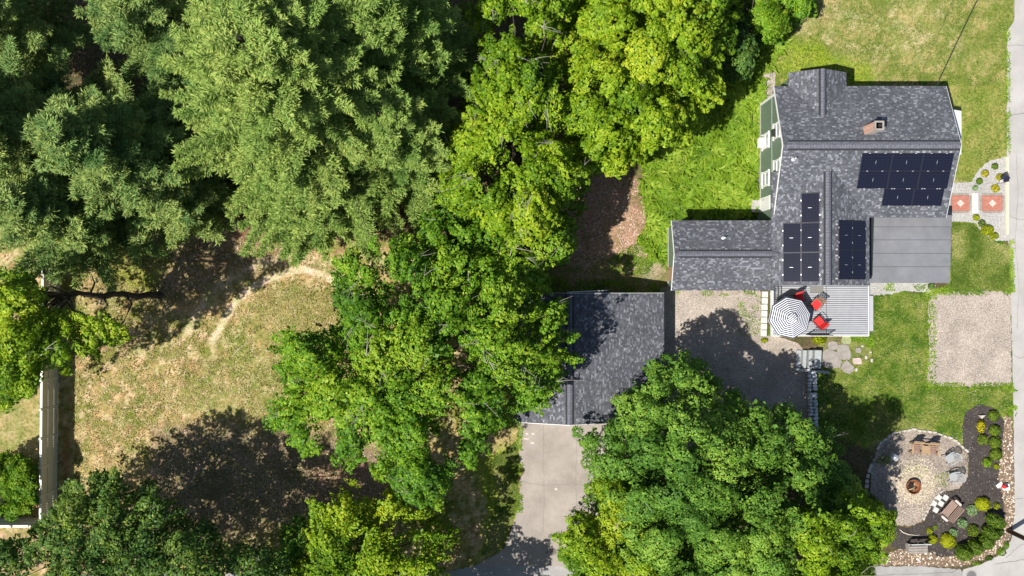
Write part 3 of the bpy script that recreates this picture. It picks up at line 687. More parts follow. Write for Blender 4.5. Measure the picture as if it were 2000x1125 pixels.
for (xa, za, xb, zb) in ((GXL, GL - .02, GX, GH - .02), (GXR, GR2 - .02, GX, GH - .02)):
    for y in (-8.265, K_(-10.5, 3) + .015):
        mb = MB(); a = Vector((xa, y, za)); b = Vector((xb, y, zb)); d = Vector((0, .012, 0)); q = Vector((0, 0, .17))
        mb.add([a - d, a + d, a + d - q, a - d - q, b - d, b + d, b + d - q, b - d - q], [(0, 1, 2, 3), (7, 6, 5, 4), (0, 4, 5, 1), (1, 5, 6, 2), (2, 6, 7, 3), (3, 7, 4, 0)]); mb.build('fascia', M['trim'], gar)
# ladder hung behind the garage
lad = thing('ladder', 'pale aluminium ladder lying along the rear edge of the garage roof', 'ladder', (4.9, -.05, 0))
for dz in (0, .38):
    a_ = W(1108, 571, 2.9 + dz); b_ = W(1186, 567, 2.9 + dz); mb = MB(); mb.tube([a_, b_], .03, 6); mb.build('rail', M['alu'], lad)
for k in range(8):
    p = W(1112 + k * 10, 570.7 - k * .5, 2.9); mb = MB(); mb.tube([p, W(1112 + k * 10, 570.7 - k * .5, 3.28)], .018, 5); mb.build('rung', M['alu'], lad)
for px_ in (1130, 1168):
    p = W(px_, 570, 2.9); mb = MB(); mb.tube([(p.x, -.62, 2.87), (p.x, p.y, 2.87)], .02, 5); mb.build('bracket', M['alu'], lad)

# ------------------------------------------------------------------ deck and furniture
DZ = .5
deck = thing('deck', 'pale grey raised board deck south of the house under the striped umbrella', 'deck', (20, -1.5, 0))
dx0, dxm, dx1, dy0, dy1 = 16.85, 20.28, 22.99, -3.06, .42
def boards(x0, x1, nm):
    mb = MB(); n = int((dy1 - dy0) / .137)
    for i in range(n): mb.box(((x0 + x1) / 2, dy0 + (i + .5) * .137, DZ - .02), (x1 - x0, .104, .035))
    return mb.build(nm, M['deck'], deck)
boards(dx0, dxm - .02, 'deck_boards'); boards(dxm + .02, dx1, 'deck_boards')
mb = MB(); mb.box(((dx0 + dx1) / 2, (dy0 + dy1) / 2, .2), (dx1 - dx0 - .02, dy1 - dy0 - .02, .38)); mb.build('deck_frame', simple('deck_skirt', (.12, .12, .12), .9), deck)
mb = MB(); mb.box((dx0 - .03, (dy0 + dy1) / 2, .27), (.05, dy1 - dy0, .46)); mb.box(((dx0 + dx1) / 2, dy0 - .03, .27), (dx1 - dx0 + .1, .05, .46)); mb.box((dx1 + .03, (dy0 + dy1) / 2, .27), (.05, dy1 - dy0, .46)); mb.build('deck_fascia', M['trim'], deck)
mb = MB(); mb.box((dx1 + .25, -1.65, .22), (.36, 2.3, .05)); mb.box((dx1 + .25, -1.65, .1), (.3, 2.2, .2)); mb.build('step', M['deck'], deck)
def railing(p0, p1, n):
    p0 = Vector(p0); p1 = Vector(p1); mb = MB()
    for z in (.12, .92): mb.tube([p0 + Vector((0, 0, z)), p1 + Vector((0, 0, z))], .028, 6)
    for i in range(n + 1):
        p = p0.lerp(p1, i / n); r_ = .035 if i in (0, n) else .013
        mb.tube([p, p + Vector((0, 0, .96 if i in (0, n) else .92))], r_, 6)
    return mb.build('railing', M['black'], deck)
railing((dx0 + .05, .35, DZ), (dx0 + .05, -1.2, DZ), 14)
railing((19.0, dy0 + .06, DZ), (20.35, dy0 + .06, DZ), 12)
railing((dx0 + .1, .30, DZ), (dx0 + 1.5, .30, DZ), 12)
# doormat
mb = MB(); q = W(1595, 563, DZ); mb.box((q.x, q.y - .1, DZ + .012), (.85, .4, .018), bev=.03); tag(mb.build('doormat', simple('grey_mat', (.17, .165, .15), .95, .2, 20)), 'grey doormat on the deck against the house wall', 'doormat')

uc = W(1549, 621, 2.75)
umb = thing('patio_umbrella', 'octagonal navy and white striped patio umbrella on the deck', 'umbrella', (uc.x, uc.y, DZ))
def octo(r, z, ph=R(10)): return [(r * math.cos(ph + k * math.pi / 4), r * math.sin(ph + k * math.pi / 4), z) for k in range(8)]
zr = 2.62 - DZ; RU = 1.33
mb = MB(); N = 17; r0 = .26
for i in range(N):
    ra = r0 + (RU - r0) * (i - (.12 if i % 2 == 0 and i else 0)) / N; rb = r0 + (RU - r0) * (i + 1 - (.12 if i % 2 and i + 1 < N else 0)) / N; f = lambda r: zr - .48 * (r / RU) ** 1.15 - .0
    A = octo(ra, f(ra)); B_ = octo(rb, f(rb))
    for k in range(8):
        j = (k + 1) % 8; mb.add([A[k], A[j], B_[j], B_[k]], [(3, 2, 1, 0)], i % 2)
can = mb.build('canopy', [M['navy'], M['white_cloth']], umb, world=False)
mb = MB(); A = octo(RU, zr - .48); B_ = octo(RU * 1.005, zr - .6)
for k in range(8): j = (k + 1) % 8; mb.add([A[k], A[j], B_[j], B_[k]], [(3, 2, 1, 0)])
mb.build('valance', M['white_cloth'], can, world=False)
m_, nt, b_ = new_mat('vent_stripes'); tc = nd(nt, 'ShaderNodeTexCoord').outputs['Object']; mp = nd(nt, 'ShaderNodeMapping'); lk(nt, tc, mp.inputs[0]); mp.inputs['Rotation'].default_value = (0, 0, R(50))
sp = nd(nt, 'ShaderNodeSeparateXYZ'); lk(nt, mp.outputs[0], sp.inputs[0]); dv = nd(nt, 'ShaderNodeMath', operation='DIVIDE'); lk(nt, sp.outputs[0], dv.inputs[0]); dv.inputs[1].default_value = .115
fr = nd(nt, 'ShaderNodeMath', operation='FRACT'); lk(nt, dv.outputs[0], fr.inputs[0]); gt = nd(nt, 'ShaderNodeMath', operation='GREATER_THAN'); lk(nt, fr.outputs[0], gt.inputs[0]); gt.inputs[1].default_value = .5
lk(nt, mixc(nt, gt.outputs[0], (.72, .73, .76), (.032, .045, .095)), b_.inputs['Base Color']); b_.inputs['Roughness'].default_value = .85
mb = MB(); A = octo(.30, zr + .02); top = (0, 0, zr + .12)
for k in range(8): mb.add([A[k], A[(k + 1) % 8], top], [(0, 1, 2)])
mb.build('vent', m_, can, world=False)
mb = MB(); mb.tube([(0, 0, .02), (0, 0, zr + .1)], .02, 8); mb.build('pole', M['alu'], umb, world=False)
mb = MB(); mb.lathe([(.25, .0), (.25, .05), (.05, .09), (.03, .3)], (0, 0, 0), 16); mb.build('base', M['black'], umb, world=False)
mb = MB(); mb.lathe([(.02, 0), (.028, .03), (.0, .07)], (0, 0, zr + .12), 8); mb.build('finial', M['trim'], umb, world=False)
for k in range(8):
    a_ = R(10) + k * math.pi / 4; mb = MB()
    mb.tube([(.03 * math.cos(a_), .03 * math.sin(a_), zr - .02), (RU * .97 * math.cos(a_), RU * .97 * math.sin(a_), zr - .50)], .009, 5); mb.build('rib', M['alu'], umb, world=False)
tab = thing('patio_table', 'round dark patio table under the striped umbrella', 'table', (uc.x, uc.y, DZ))
mb = MB(); mb.lathe([(.58, .70), (.60, .71), (.60, .73), (.58, .74), (.045, .742)], (0, 0, 0), 28); mb.build('tabletop', M['black'], tab, world=False)
for k in range(4):
    a_ = R(45) + k * math.pi / 2; mb = MB(); mb.tube([(.42 * math.cos(a_), .42 * math.sin(a_), .7), (.36 * math.cos(a_), .36 * math.sin(a_), .35), (.45 * math.cos(a_), .45 * math.sin(a_), 0)], .016, 6); mb.build('leg', M['black'], tab, world=False)
def patio_chair(px, py, rz, label, wood=False):
    q = W(px, py, DZ + .45)
    t = thing('patio_chair', label, 'chair', (q.x, q.y, DZ), rz, 'red cushioned chairs on the deck')
    mb = MB(); mb.box((0, 0, .45), (.56, .54, .09), bev=.05); mb.build('seat_cushion', M['red'], t, world=False)
    mb = MB(); mt = Matrix.Rotation(R(-14), 3, 'X')
    if wood:
        for k in range(6): mb.box((-.23 + k * .092, .36, .76), (.06, .025, .6), m=mt)
        mb.box((0, .43, 1.04), (.56, .03, .07), m=mt); mb.box((0, .29, .5), (.56, .03, .06), m=mt); mb.build('backrest', M['teak'], t, world=False)
    else:
        mb.box((0, .34, .74), (.54, .09, .52), m=mt); mb.build('back_cushion', M['red'], t, world=False)
        mb = MB(); mb.tube([(-.28, .28, .4), (-.28, .44, 1.0), (0, .47, 1.06), (.28, .44, 1.0), (.28, .28, .4)], .018, 6); mb.build('back_frame', M['black'], t, world=False)
    fm = M['black']
    mb = MB(); mb.tube([(-.29, -.28, .39), (.29, -.28, .39), (.29, .28, .39), (-.29, .28, .39), (-.29, -.28, .39)], .018, 6); mb.build('seat_frame', fm, t, world=False)
    for s_ in (-1, 1):
        mb = MB(); mb.tube([(s_ * .31, -.28, .4), (s_ * .33, -.27, .64), (s_ * .33, .1, .67), (s_ * .3, .38, .66)], .022, 6); mb.build('armrest', fm if not wood else M['teak'], t, world=False)
        for y_ in (-.27, .28): mb = MB(); mb.tube([(s_ * .29, y_, .4), (s_ * .31, y_ * 1.12, 0)], .018, 6); mb.build('leg', fm, t, world=False)
    return t
patio_chair(1594, 595, R(-38), 'red cushioned chair with brown slatted back, beside the umbrella and nearer the house', True)
patio_chair(1599, 628, R(-140), 'red cushioned black metal chair nearest the deck railing at the south edge')
patio_chair(1561, 583, R(20), 'red cushioned chair mostly hidden under the north rim of the striped umbrella')

# ------------------------------------------------------------------ steps, flagstones, stone wall, pavers
stp = thing('stone_steps', 'flight of four granite slab steps leading down to the gravel drive below the deck', 'steps', W(1578, 702, 0))
for k, (a_, b_, z) in enumerate(((1554, 1565, .14), (1567.5, 1576, .29), (1579, 1587.5, .44), (1590.5, 1605, .58))):
    p0 = W(a_, 684, z); p1 = W(b_, 720, z)
    mb = MB(); mb.box(((p0.x + p1.x) / 2, (p0.y + p1.y) / 2, z / 2), (p1.x - p0.x - .05, p0.y - p1.y, z), m=None, bev=.02, rz=R(-3)); mb.build('step', M['step'], stp)
for a_, b_, y_ in ((1552, 1580, 722), (1582, 1620, 725)):
    p0 = W(a_, y_, .3); p1 = W(b_, y_ + 2, .4); mb = MB(); mb.box(((p0 + p1) / 2).to_tuple()[:2] + (.22,), ((p1 - p0).length, .16, .44), rz=R(-6), bev=.02); mb.build('side_stone', M['step'], stp)
def rock_poly(cx, cy, w_, h_, z, n=9, seed=0, rz=0, th=.06):
    r = random.Random(seed); k = H / F; pts = []
    for i in range(n):
        a_ = 2 * math.pi * i / n + r.uniform(-.18, .18); rr = r.uniform(.86, 1.1)
        c_, s_ = math.cos(a_), math.sin(a_); e = .55
        x = abs(c_) ** e * (1 if c_ > 0 else -1) * w_ / 2 * k * rr; y = abs(s_) ** e * (1 if s_ > 0 else -1) * h_ / 2 * k * rr
        pts.append((x * math.cos(rz) - y * math.sin(rz), x * math.sin(rz) + y * math.cos(rz)))
    q = W(cx, cy, 0); mb = MB(); mb.prism(pts, -.03, th, (0, 0, 0), topbev=.012); return mb, q
flags = [(1626, 675, 18, 18, 0, 'pale flagstone closest to the deck corner, left of the larger one'),
         (1647, 688, 27, 31, 1, 'large tan flagstone in the middle of the stone path'),
         (1622, 701, 37, 36, 2, 'largest grey flagstone right beside the top stone step'),
         (1654, 717, 23, 21, 3, 'blue-grey pointed flagstone at the shaded south end of the path'),
         (1674, 705, 18, 13, 4, 'small pinkish flagstone out on the lawn side of the path'),
         (1652, 664, 18, 17, 5, 'mossy green flagstone against the deck edge'),
         (1676, 684, 11, 11, 6, 'small pale flagstone east of the large tan one'),
         (1640, 704, 12, 4, 7, 'narrow sliver of stone between the two largest flagstones'),
         (1662, 725, 18, 4, 8, 'thin pale stone bar beyond the pointed flagstone')]
for cx, cy, w_, h_, sd, lb in flags:
    mb, q = rock_poly(cx, cy, w_ * (1.0 if sd > 5 else 1.08), h_ * (1.0 if sd > 5 else 1.08), 0, 8, sd, R(-40) if sd in (3,) else (R(-35) if sd == 7 else (R(35) if sd == 8 else 0)), .05 + .006 * sd)
    mt = simple('mossy_stone', (.24, .27, .13), .95, .2, 5) if sd == 5 else (simple('pink_stone', (.42, .34, .31), .9, .15, 5) if sd == 4 else M['stone'])
    o = mb.build('flagstone', mt); o.location = q; tag(o, lb, 'flagstone', 'flagstones between deck and lawn')
for i, (cx, cy) in enumerate(((1700, 688), (1691, 698), (1692, 664), (1702, 704), (1684, 676), (1672, 722))):
    mb, q = rock_poly(cx, cy, 5, 7 if i % 2 else 4, 0, 6, 50 + i); o = mb.build('small_stone', M['stone_pale']); o.location = q
    tag(o, ('easternmost upper of', 'middle one of', 'northern one of', 'southeastern one of', 'westernmost of', 'one nearest the pointed flagstone of')[i] + ' the small pale stones in the grass by the flagstones', 'stone', 'small pale stones in the grass by the flagstones')
# stone wall in shade
wl = thing('dry_stone_wall', 'low pale rubble wall running south from the stone steps beside the gravel drive', 'wall', W(1588, 790, 0))
mb = MB(); r = random.Random(5); y = 726
while y < 860:
    for row in range(3):
        for side in range(2):
            sx = r.uniform(6, 11); sy = r.uniform(5, 9); z = .12 + row * .16
            q = W(1581 + side * 9 + r.uniform(-1.5, 1.5) + (y - 726) * .03, y + r.uniform(-2, 2), z)
            k = H / F
            pts = [(math.cos(t) * sx * k / 2 * r.uniform(.8, 1.15), math.sin(t) * sy * k / 2 * r.uniform(.8, 1.15)) for t in np.linspace(0, 2 * math.pi, 7)[:-1]]
            mb.prism(pts, -.1, .1, q, topbev=.03)
    y += 7
mb.build('stones', simple('rubble_stone', (.48, .50, .50), .9, .3, 2.5, 0, .3), wl)
# pavers
pc = [(1834, 972, 'white square paver at the north corner of the patch by the slatted bench'), (1847, 972, 'white square paver nearest the bench head, right of the north corner one'),
      (1824.5, 983.5, 'white square paver on the fire pit side of the patch'), (1838, 983.5, 'white square paver in the middle beside the long side of the slatted bench'),
      (1828, 996, 'white square paver at the south tip of the patch')]
for i, (cx, cy, lb) in enumerate(pc):
    q = W(cx, cy, .06); mb = MB(); mb.box((0, 0, 0), (.34, .34, .07), bev=.04); o = mb.build('paver', M['paver']); o.location = (q.x, q.y, .05); o.rotation_euler = (0, 0, R(-35 + i)); tag(o, lb, 'paver', 'white pavers by the slatted bench')
ords = ['northernmost', 'second from the north', 'third from the north', 'fourth from the north', 'fifth from the north', 'sixth from the north', 'southernmost']
for i in range(7):
    q = W(1494 - i * .4, 575 + i * 12.6, .05); mb = MB(); mb.box((0, 0, 0), (.40, .385, .06), bev=.02); o = mb.build('edging_paver', M['paver']); o.location = (q.x, q.y, .045); o.rotation_euler = (0, 0, R(random.uniform(-3, 3)))
    tag(o, ords[i] + ' pale paver of the row edging the gravel west of the deck', 'paver', 'row of pavers between gravel and deck')
# front walk
def slab(name, x0, y0, x1, y1, z, mat, label, cat, group=None, bev=.01):
    a_ = W(x0, y0); b_ = W(x1, y1); mb = MB(); mb.box((0, 0, 0), (b_.x - a_.x, a_.y - b_.y, z), bev=bev); o = mb.build(name, mat); o.location = ((a_.x + b_.x) / 2, (a_.y + b_.y) / 2, z / 2); return tag(o, label, cat, group)
for (x0, x1, lb) in ((1858, 1892, 'red brick walk square with a pale diamond, next to the house'), (1918, 1957, 'red brick walk square with a pale diamond, next to the road')):
    q0 = W((x0 + x1) / 2, 397); t = thing('brick_square', lb, 'paving', q0, 0, 'red brick squares of the front walk')
    k = H / F; ww = (x1 - x0) * k; hh = 30 * k
    mb = MB(); mb.box((0, 0, .022), (ww, hh, .044)); mb.build('bricks', M['redbrick'], t, world=False)
    mb = MB(); mb.box((0, 0, .048), (.34, .34, .01), rz=R(45)); mb.build('diamond', M['stone_pale'], t, world=False)
    mb = MB()
    for s_ in (-1, 1):
        for j in range(5): mb.box((-ww / 2 + (j + .5) * ww / 5, s_ * (hh / 2 + .08), .02), (ww / 5 - .02, .14, .05), bev=.01)
        for j in range(4): mb.box((s_ * (ww / 2 + .09), -hh / 2 + (j + .5) * hh / 4, .02), (.15, hh / 4 - .02, .05), bev=.01)
    mb.build('border', M['stone'], t, world=False)
slab('walk_slab', 1899, 378, 1909, 416, .07, simple('white_concrete', (.68, .67, .64), .8, .06), 'long white concrete slab between the two brick squares', 'slab')
slab('kerb', 1964, 306, 1969, 458, .10, M['cream'], 'cream painted kerb stone between the front walk bed and the road', 'kerb')

# edging stones round the fire circle
ORD = 'first second third fourth fifth sixth seventh eighth ninth tenth eleventh twelfth thirteenth fourteenth fifteenth sixteenth seventeenth eighteenth nineteenth twentieth'.split()
def edge_run(path, n, sz, start_label, grp):
    L = [0]; 
    for a_, b_ in zip(path[:-1], path[1:]): L.append(L[-1] + math.hypot(b_[0] - a_[0], b_[1] - a_[1]))
    for i in range(n):
        t = L[-1] * (i + .5) / n; k = max(j for j in range(len(L) - 1) if L[j] <= t); u = (t - L[k]) / (L[k + 1] - L[k])
        a_, b_ = path[k], path[k + 1]; x = a_[0] + (b_[0] - a_[0]) * u; y = a_[1] + (b_[1] - a_[1]) * u
        ang = math.atan2(-(b_[1] - a_[1]), b_[0] - a_[0])
        r = random.Random(i + n * 100); l = L[-1] / n * H / F * r.uniform(.7, .95)
        mb = MB(); mb.box((0, 0, 0), (l, sz * r.uniform(.8, 1.2), .1), bev=.03); o = mb.build('edging_stone', M['stone_pale']); q = W(x + r.uniform(-.8, .8), y + r.uniform(-.8, .8)); o.location = (q.x, q.y, .05); o.rotation_euler = (r.uniform(-.1, .1), r.uniform(-.1, .1), ang + r.uniform(-.15, .15))
        tag(o, ORD[i] + ' ' + start_label, 'stone', grp)
edge_run([(1712, 878), (1722, 862), (1745, 846), (1780, 838), (1832, 846), (1868, 861), (1890, 884)], 20, .13, 'pale edging stone from the west along the fire circle north rim', 'edging stones north of the fire pit')
edge_run([(1702, 905), (1694, 930), (1690, 965)], 6, .2, 'pale edging stone from the north on the shaded west rim', 'edging stones west of the fire pit')
edge_run([(1840, 957), (1826, 972), (1812, 995), (1803, 1017)], 9, .09, 'thin edging stone from the north between fire circle and mulch', 'edging stones along the mulch')

# fire pit
q = W(1784.5, 951, .3); fp = thing('fire_pit', 'round rusty steel fire pit bowl on pale sand', 'fire pit', (q.x, q.y, 0))
mb = MB(); mb.lathe([(.30, .0), (.42, .12), (.455, .32), (.475, .33), (.475, .345), (.435, .345), (.40, .16), (.26, .06)], (0, 0, 0), 28); mb.build('bowl', M['rust'], fp, world=False, smooth=False)
mb = MB(); r = random.Random(2)
for k in range(26): a_ = r.uniform(0, 6.28); d_ = r.uniform(0, .3); mb.box((d_ * math.cos(a_), d_ * math.sin(a_), .09 + r.uniform(0, .05)), (.1, .08, .07), rz=r.uniform(0, 3))
mb.build('ash', M['char'], fp, world=False)
for k, (x, y, rz_) in enumerate(((.08, .02, 1.45), (-.14, -.16, .3), (-.08, .14, 2.4))):
    mb = MB(); mb.box((x, y, .2), (.5, .08, .07), rz=rz_, bev=.02); mb.build('log', M['cedar'] if k != 2 else M['char'], fp, world=False)
# block
q = W(1748, 893, .3); mb = MB(); mb.box((0, 0, .2), (.42, .40, .40), bev=.04); o = mb.build('stone_block', simple('whitish_block', (.58, .58, .56), .85, .12, 5, 0, .2)); o.location = (q.x, q.y, 0); o.rotation_euler = (0, 0, R(-32)); tag(o, 'white cube-shaped stone block west of the wooden double chair', 'block')

# wooden double chair
q = W(1805, 877, .35); dc = thing('double_chair', 'golden wooden double garden chair with joined middle table north of the fire pit', 'garden chair', (q.x, q.y, 0), R(-4))
for s_ in (-1, 1):
    mb = MB()
    for k in range(5): mb.box((s_ * .52, -.26 + k * .115, .36 - k * .02), (.52, .095, .025))
    mb.build('seat', M['teak'], dc, world=False)
    mb = MB(); mt = Matrix.Rotation(R(-18), 3, 'X')
    for k in range(6):
        hh = .62 + .13 * math.cos((k - 2.5) / 2.5 * 1.3); mb.box((s_ * .52 - .22 + k * .088, .34 + hh * .12, .30 + hh / 2), (.078, .022, hh), m=mt)
    mb.box((s_ * .52, .34, .5), (.54, .035, .07), m=mt); mb.build('backrest', M['cedar'], dc, world=False)
    for x in (s_ * .52 - .31, s_ * .52 + .31):
        mb = MB(); mb.box((x, -.03, .58), (.11, .66, .028), bev=.03); mb.build('armrest', M['cedar'], dc, world=False)
        for yy_ in (-.3, .3): mb = MB(); mb.box((x, yy_, .28), (.07, .08, .56)); mb.build('leg', M['cedar'], dc, world=False)
mb = MB(); mb.box((0, .0, .55), (.34, .5, .028), bev=.02); mb.build('table', M['cedar'], dc, world=False)
mb = MB(); mb.box((0, .40, .62), (1.66, .07, .07)); mb.build('back_rail', M['cedar'], dc, world=False)

# plastic chairs
def plastic_chair(px, py, rz, label):
    q = W(px, py, .4); t = thing('plastic_chair', label, 'chair', (q.x, q.y, 0), rz, 'pale plastic chairs by the fire pit')
    wp = M['white_plastic']
    mb = MB(); mb.prism([(-.24, -.27), (.24, -.27), (.25, .0), (.21, .24), (-.21, .24), (-.25, 0)], .39, .42, topbev=.01)
    for k in range(5): mb.box((-.16 + k * .08, -.02, .424), (.05, .38, .012))
    mb.build('seat', wp, t, world=False)
    mb = MB(); n = 7
    for k in range(n):
        a_ = R(-48 + 96 * k / (n - 1)); x0, y0 = .24 * math.sin(a_), .24 * math.cos(a_); x1, y1 = .34 * math.sin(a_), .18 + .28 * math.cos(a_)
        hh = .42 + .10 * math.cos(a_ * 1.3)
        mb.tube([(x0, y0, .42), (x1, y1, .42 + hh)], .027, 5)
    mb.tube([(.35 * math.sin(R(t_)), .18 + .29 * math.cos(R(t_)), .43 + .42 + .10 * math.cos(R(t_) * 1.3)) for t_ in range(-56, 57, 14)], .034, 6)
    mb.build('backrest', wp, t, world=False)
    for s_ in (-1, 1):
        mb = MB(); P = [(s_ * .29, -.28, .60), (s_ * .33, -.1, .63), (s_ * .34, .12, .64), (s_ * .31, .32, .66)]
        for a_, b_ in zip(P[:-1], P[1:]):
            a_ = Vector(a_); b_ = Vector(b_); c_ = (a_ + b_) / 2; mb.box(c_, (.075, (b_ - a_).length + .02, .022), rz=-math.atan2(b_.x - a_.x, b_.y - a_.y))
        mb.build('armrest', wp, t, world=False)
        for y_, a2 in ((-.26, .60), (.24, .42)):
            mb = MB(); mb.tube([(s_ * .27, y_, a2), (s_ * .25, y_, .39), (s_ * .30, y_ * 1.2, 0)], [.028, .028, .02], 6); mb.build('leg', wp, t, world=False)
    return t
plastic_chair(1856, 895, R(-58), 'pale grey slatted plastic chair closer to the wooden double chair')
plastic_chair(1863, 932, R(-80), 'pale grey plastic chair closer to the slatted bench and the mulch')

# slatted wooden bench
q = W(1855, 996, .4); sb = thing('slatted_bench', 'brown slatted wooden bench on the black mulch by the white pavers', 'bench', (q.x, q.y, 0), R(229))
# local: long axis x, back towards +y after rotation faces north-west
mb = MB()
for k in range(5): mb.box((0, -.27 + k * .105, .42), (1.15, .085, .025))
mb.build('seat', M['greywood'], sb, world=False)
mb = MB(); mt = Matrix.Rotation(R(-24), 3, 'X')
for k in range(5): mb.box((0, .27 + k * .042, .48 + k * .094), (1.15, .08, .022), m=mt)
mb.box((-.45, .38, .65), (.05, .03, .5), m=mt); mb.box((.45, .38, .65), (.05, .03, .5), m=mt)
mb.build('backrest', M['greywood'], sb, world=False)
for s_ in (-1, 1):
    mb = MB(); mb.box((s_ * .67, .0, .62), (.15, .52, .03), bev=.05); mb.build('armrest', simple('pinkish_arm', (.50, .42, .38), .8, .1), sb, world=False)
    for y_ in (-.25, .25): mb = MB(); mb.box((s_ * .62, y_, .31), (.06, .06, .62)); mb.build('leg', M['greywood'], sb, world=False)
# pale bench in the south
q = W(1793, 1070, .4); pb = thing('stone_bench', 'weathered pale garden bench with back slab among pebbles at the south rim', 'bench', (q.x, q.y, 0), R(1))
mb = MB()
for k in range(3): mb.box((0, -.28 + k * .16, .42), (1.25, .14, .05), bev=.02)
mb.build('seat', M['stone'], pb, world=False)
mb = MB(); mt = Matrix.Rotation(R(-12), 3, 'X'); mb.box((-.33, .3, .7), (.58, .05, .16), m=mt); mb.box((.33, .3, .7), (.58, .05, .16), m=mt); mb.box((0, .34, .86), (1.28, .06, .1), m=mt)
for x in (-.6, 0, .6): mb.box((x, .28, .6), (.06, .05, .5), m=mt)
mb.build('backrest', simple('pale_weathered', (.46, .48, .46), .85, .15), pb, world=False)
for s_ in (-1, 1):
    mb = MB(); mb.box((s_ * .58, .0, .2), (.1, .5, .4)); mb.build('leg', M['stone'], pb, world=False)
# driftwood
P = [W(1757, 1034, .08), W(1764, 1040, .1), W(1775, 1044, .08), W(1795, 1046, .05)]
mb = MB(); mb.tube(P, [.02, .035, .03, .012], 7); tag(mb.build('driftwood_stick', simple('bleached_wood', (.58, .50, .42), .9, .15)), 'bleached bent stick lying on the black mulch', 'stick')
P = [W(455, 695, .04), W(465, 683, .05), W(483, 668, .03)]
mb = MB(); mb.tube(P, [.012, .025, .012], 6); tag(mb.build('fallen_branch', simple('bleached_wood', (.58, .50, .42))), 'thin bleached branch lying on the dry lawn', 'branch')
P = [W(1206, 455, .05), W(1215, 478, .06), W(1224, 482, .03)]
mb = MB(); mb.tube(P, [.012, .02, .01], 6); tag(mb.build('fallen_branch', simple('bleached_wood', (.58, .50, .42))), 'pale branch lying on the brown wood chips behind the garage', 'branch')

# garden ornament
q = W(1963, 950, .2); go = thing('garden_ornament', 'small white and red garden ornament on the pebbles next to the road', 'ornament', (q.x, q.y, 0))
mb = MB(); mb.box((.14, -.06, .06), (.46, .40, .12), rz=.2, bev=.03); mb.box((-.28, .06, .05), (.42, .24, .08), rz=.6); mb.build('base', M['trim'], go, world=False)
mb = MB(); mb.lathe([(.04, .05), (.13, .12), (.15, .22), (.12, .34), (.05, .42), (.0, .46)], (-.06, 0, 0), 14); mb.build('body', M['red'], go, world=False, smooth=True)
mb = MB(); mb.lathe([(.05, .30), (.09, .38), (.07, .46), (.0, .50)], (.03, .05, 0), 12); mb.build('head', M['navy'], go, world=False, smooth=True)
# garden flag
q = W(1944, 360, 0); gf = thing('garden_flag', 'navy and white garden flag on a thin pole beside the front walk', 'flag', q)
mb = MB(); mb.tube([(0, 0, 0), (0, 0, 1.55)], .012, 6); mb.tube([(0, 0, 1.53), (0, .42, 1.53)], .01, 6); mb.build('pole', M['black'], gf, world=False)
mb = MB(); n = 7
for k in range(n):
    for j in range(6):
        y0, y1 = k / n * .40 + .01, (k + 1) / n * .40 + .01; z0_, z1_ = .55 + j * .162, .55 + (j + 1) * .162
        wv = lambda y, z: .05 * math.sin(y * 22 + z * 2) + .03
        mb.add([(wv(y0, z0_), y0, z0_), (wv(y1, z0_), y1, z0_), (wv(y1, z1_), y1, z1_), (wv(y0, z1_), y0, z1_)], [(0, 1, 2, 3)], 1 if (j < 2 and k < 4) else 0)
mb.build('cloth', [M['navy'], M['white_cloth']], gf, world=False)
# small white marker in the mulch, pots
q = W(1917, 814, .1); mb = MB(); mb.add([(-.2, .1, 0), (.22, .12, 0), (.05, -.16, 0), (-.18, .1, .25), (.2, .12, .22), (.04, -.14, .1)], [(0, 2, 1), (3, 4, 5), (0, 1, 4, 3), (1, 2, 5, 4), (2, 0, 3, 5)])
o = mb.build('garden_rock', M['stone_pale']); o.location = (q.x, q.y, 0); tag(o, 'white wedge-shaped rock in the mulch at the bed\'s north end', 'rock')
for i, (x, y, lb) in enumerate(((1719, 1044, 'black plant pot between foliage and mulch'), (1699, 1062, 'black plant pot in the foliage close to the road'))):
    q = W(x, y, .4); t = thing('plant_pot', lb, 'pot', (q.x, q.y, 0)); mb = MB(); mb.lathe([(.14, 0), (.2, .36), (.22, .38), (.22, .42), (.18, .42), (.17, .3)], (0, 0, 0), 16); mb.build('pot', M['black'], t, world=False)
    mb = MB(); mb.lathe([(.17, .33), (.0, .36)], (0, 0, 0), 12); mb.build('soil', M['char'], t, world=False)
# utility pole
q = W(1969, 1036, 0); up_ = thing('utility_pole', 'brown wooden utility pole at the road corner leaning out of the picture', 'utility pole', q)
mb = MB(); mb.tube([(0, 0, 0), (0, 0, 5), (0, 0, 10.5)], [.15, .135, .11], 14); mb.build('shaft', M['creosote'], up_, world=False, smooth=True)
mb = MB(); mb.box((0, 0, 9.6), (.1, 2.2, .12)); mb.build('crossarm', M['creosote'], up_, world=False)
for y_ in (-.95, .95): mb = MB(); mb.lathe([(.03, 0), (.05, .05), (.03, .1), (.05, .15), (.02, .18)], (0, y_, 9.66), 8); mb.build('insulator', M['stone_pale'], up_, world=False)
# wires
def wire(pts, r, label, nm='overhead_wire'):
    mb = MB(); mb.tube(pts, r, 5); tag(mb.build(nm, simple('cable_black', (.02, .02, .02), .7)), label, 'cable', 'overhead wires')
def sag(a_, b_, s_, n=12): return [a_.lerp(b_, t / n) - Vector((0, 0, s_ * 4 * (t / n) * (1 - t / n))) for t in range(n + 1)]
A_ = W(1830, 167, 3.5); wire(sag(A_, Vector((31.0, 26, 8.5)), .5), .022, 'thick black service cable running from the house eave north over the lawn')
wire(sag(W(1790, 167, 3.5), Vector((29.2, 26, 8.0)), .4), .008, 'thin wire running from the house eave north over the lawn, left of the thick cable')
pt = Vector((q.x, q.y, 9.8)); 
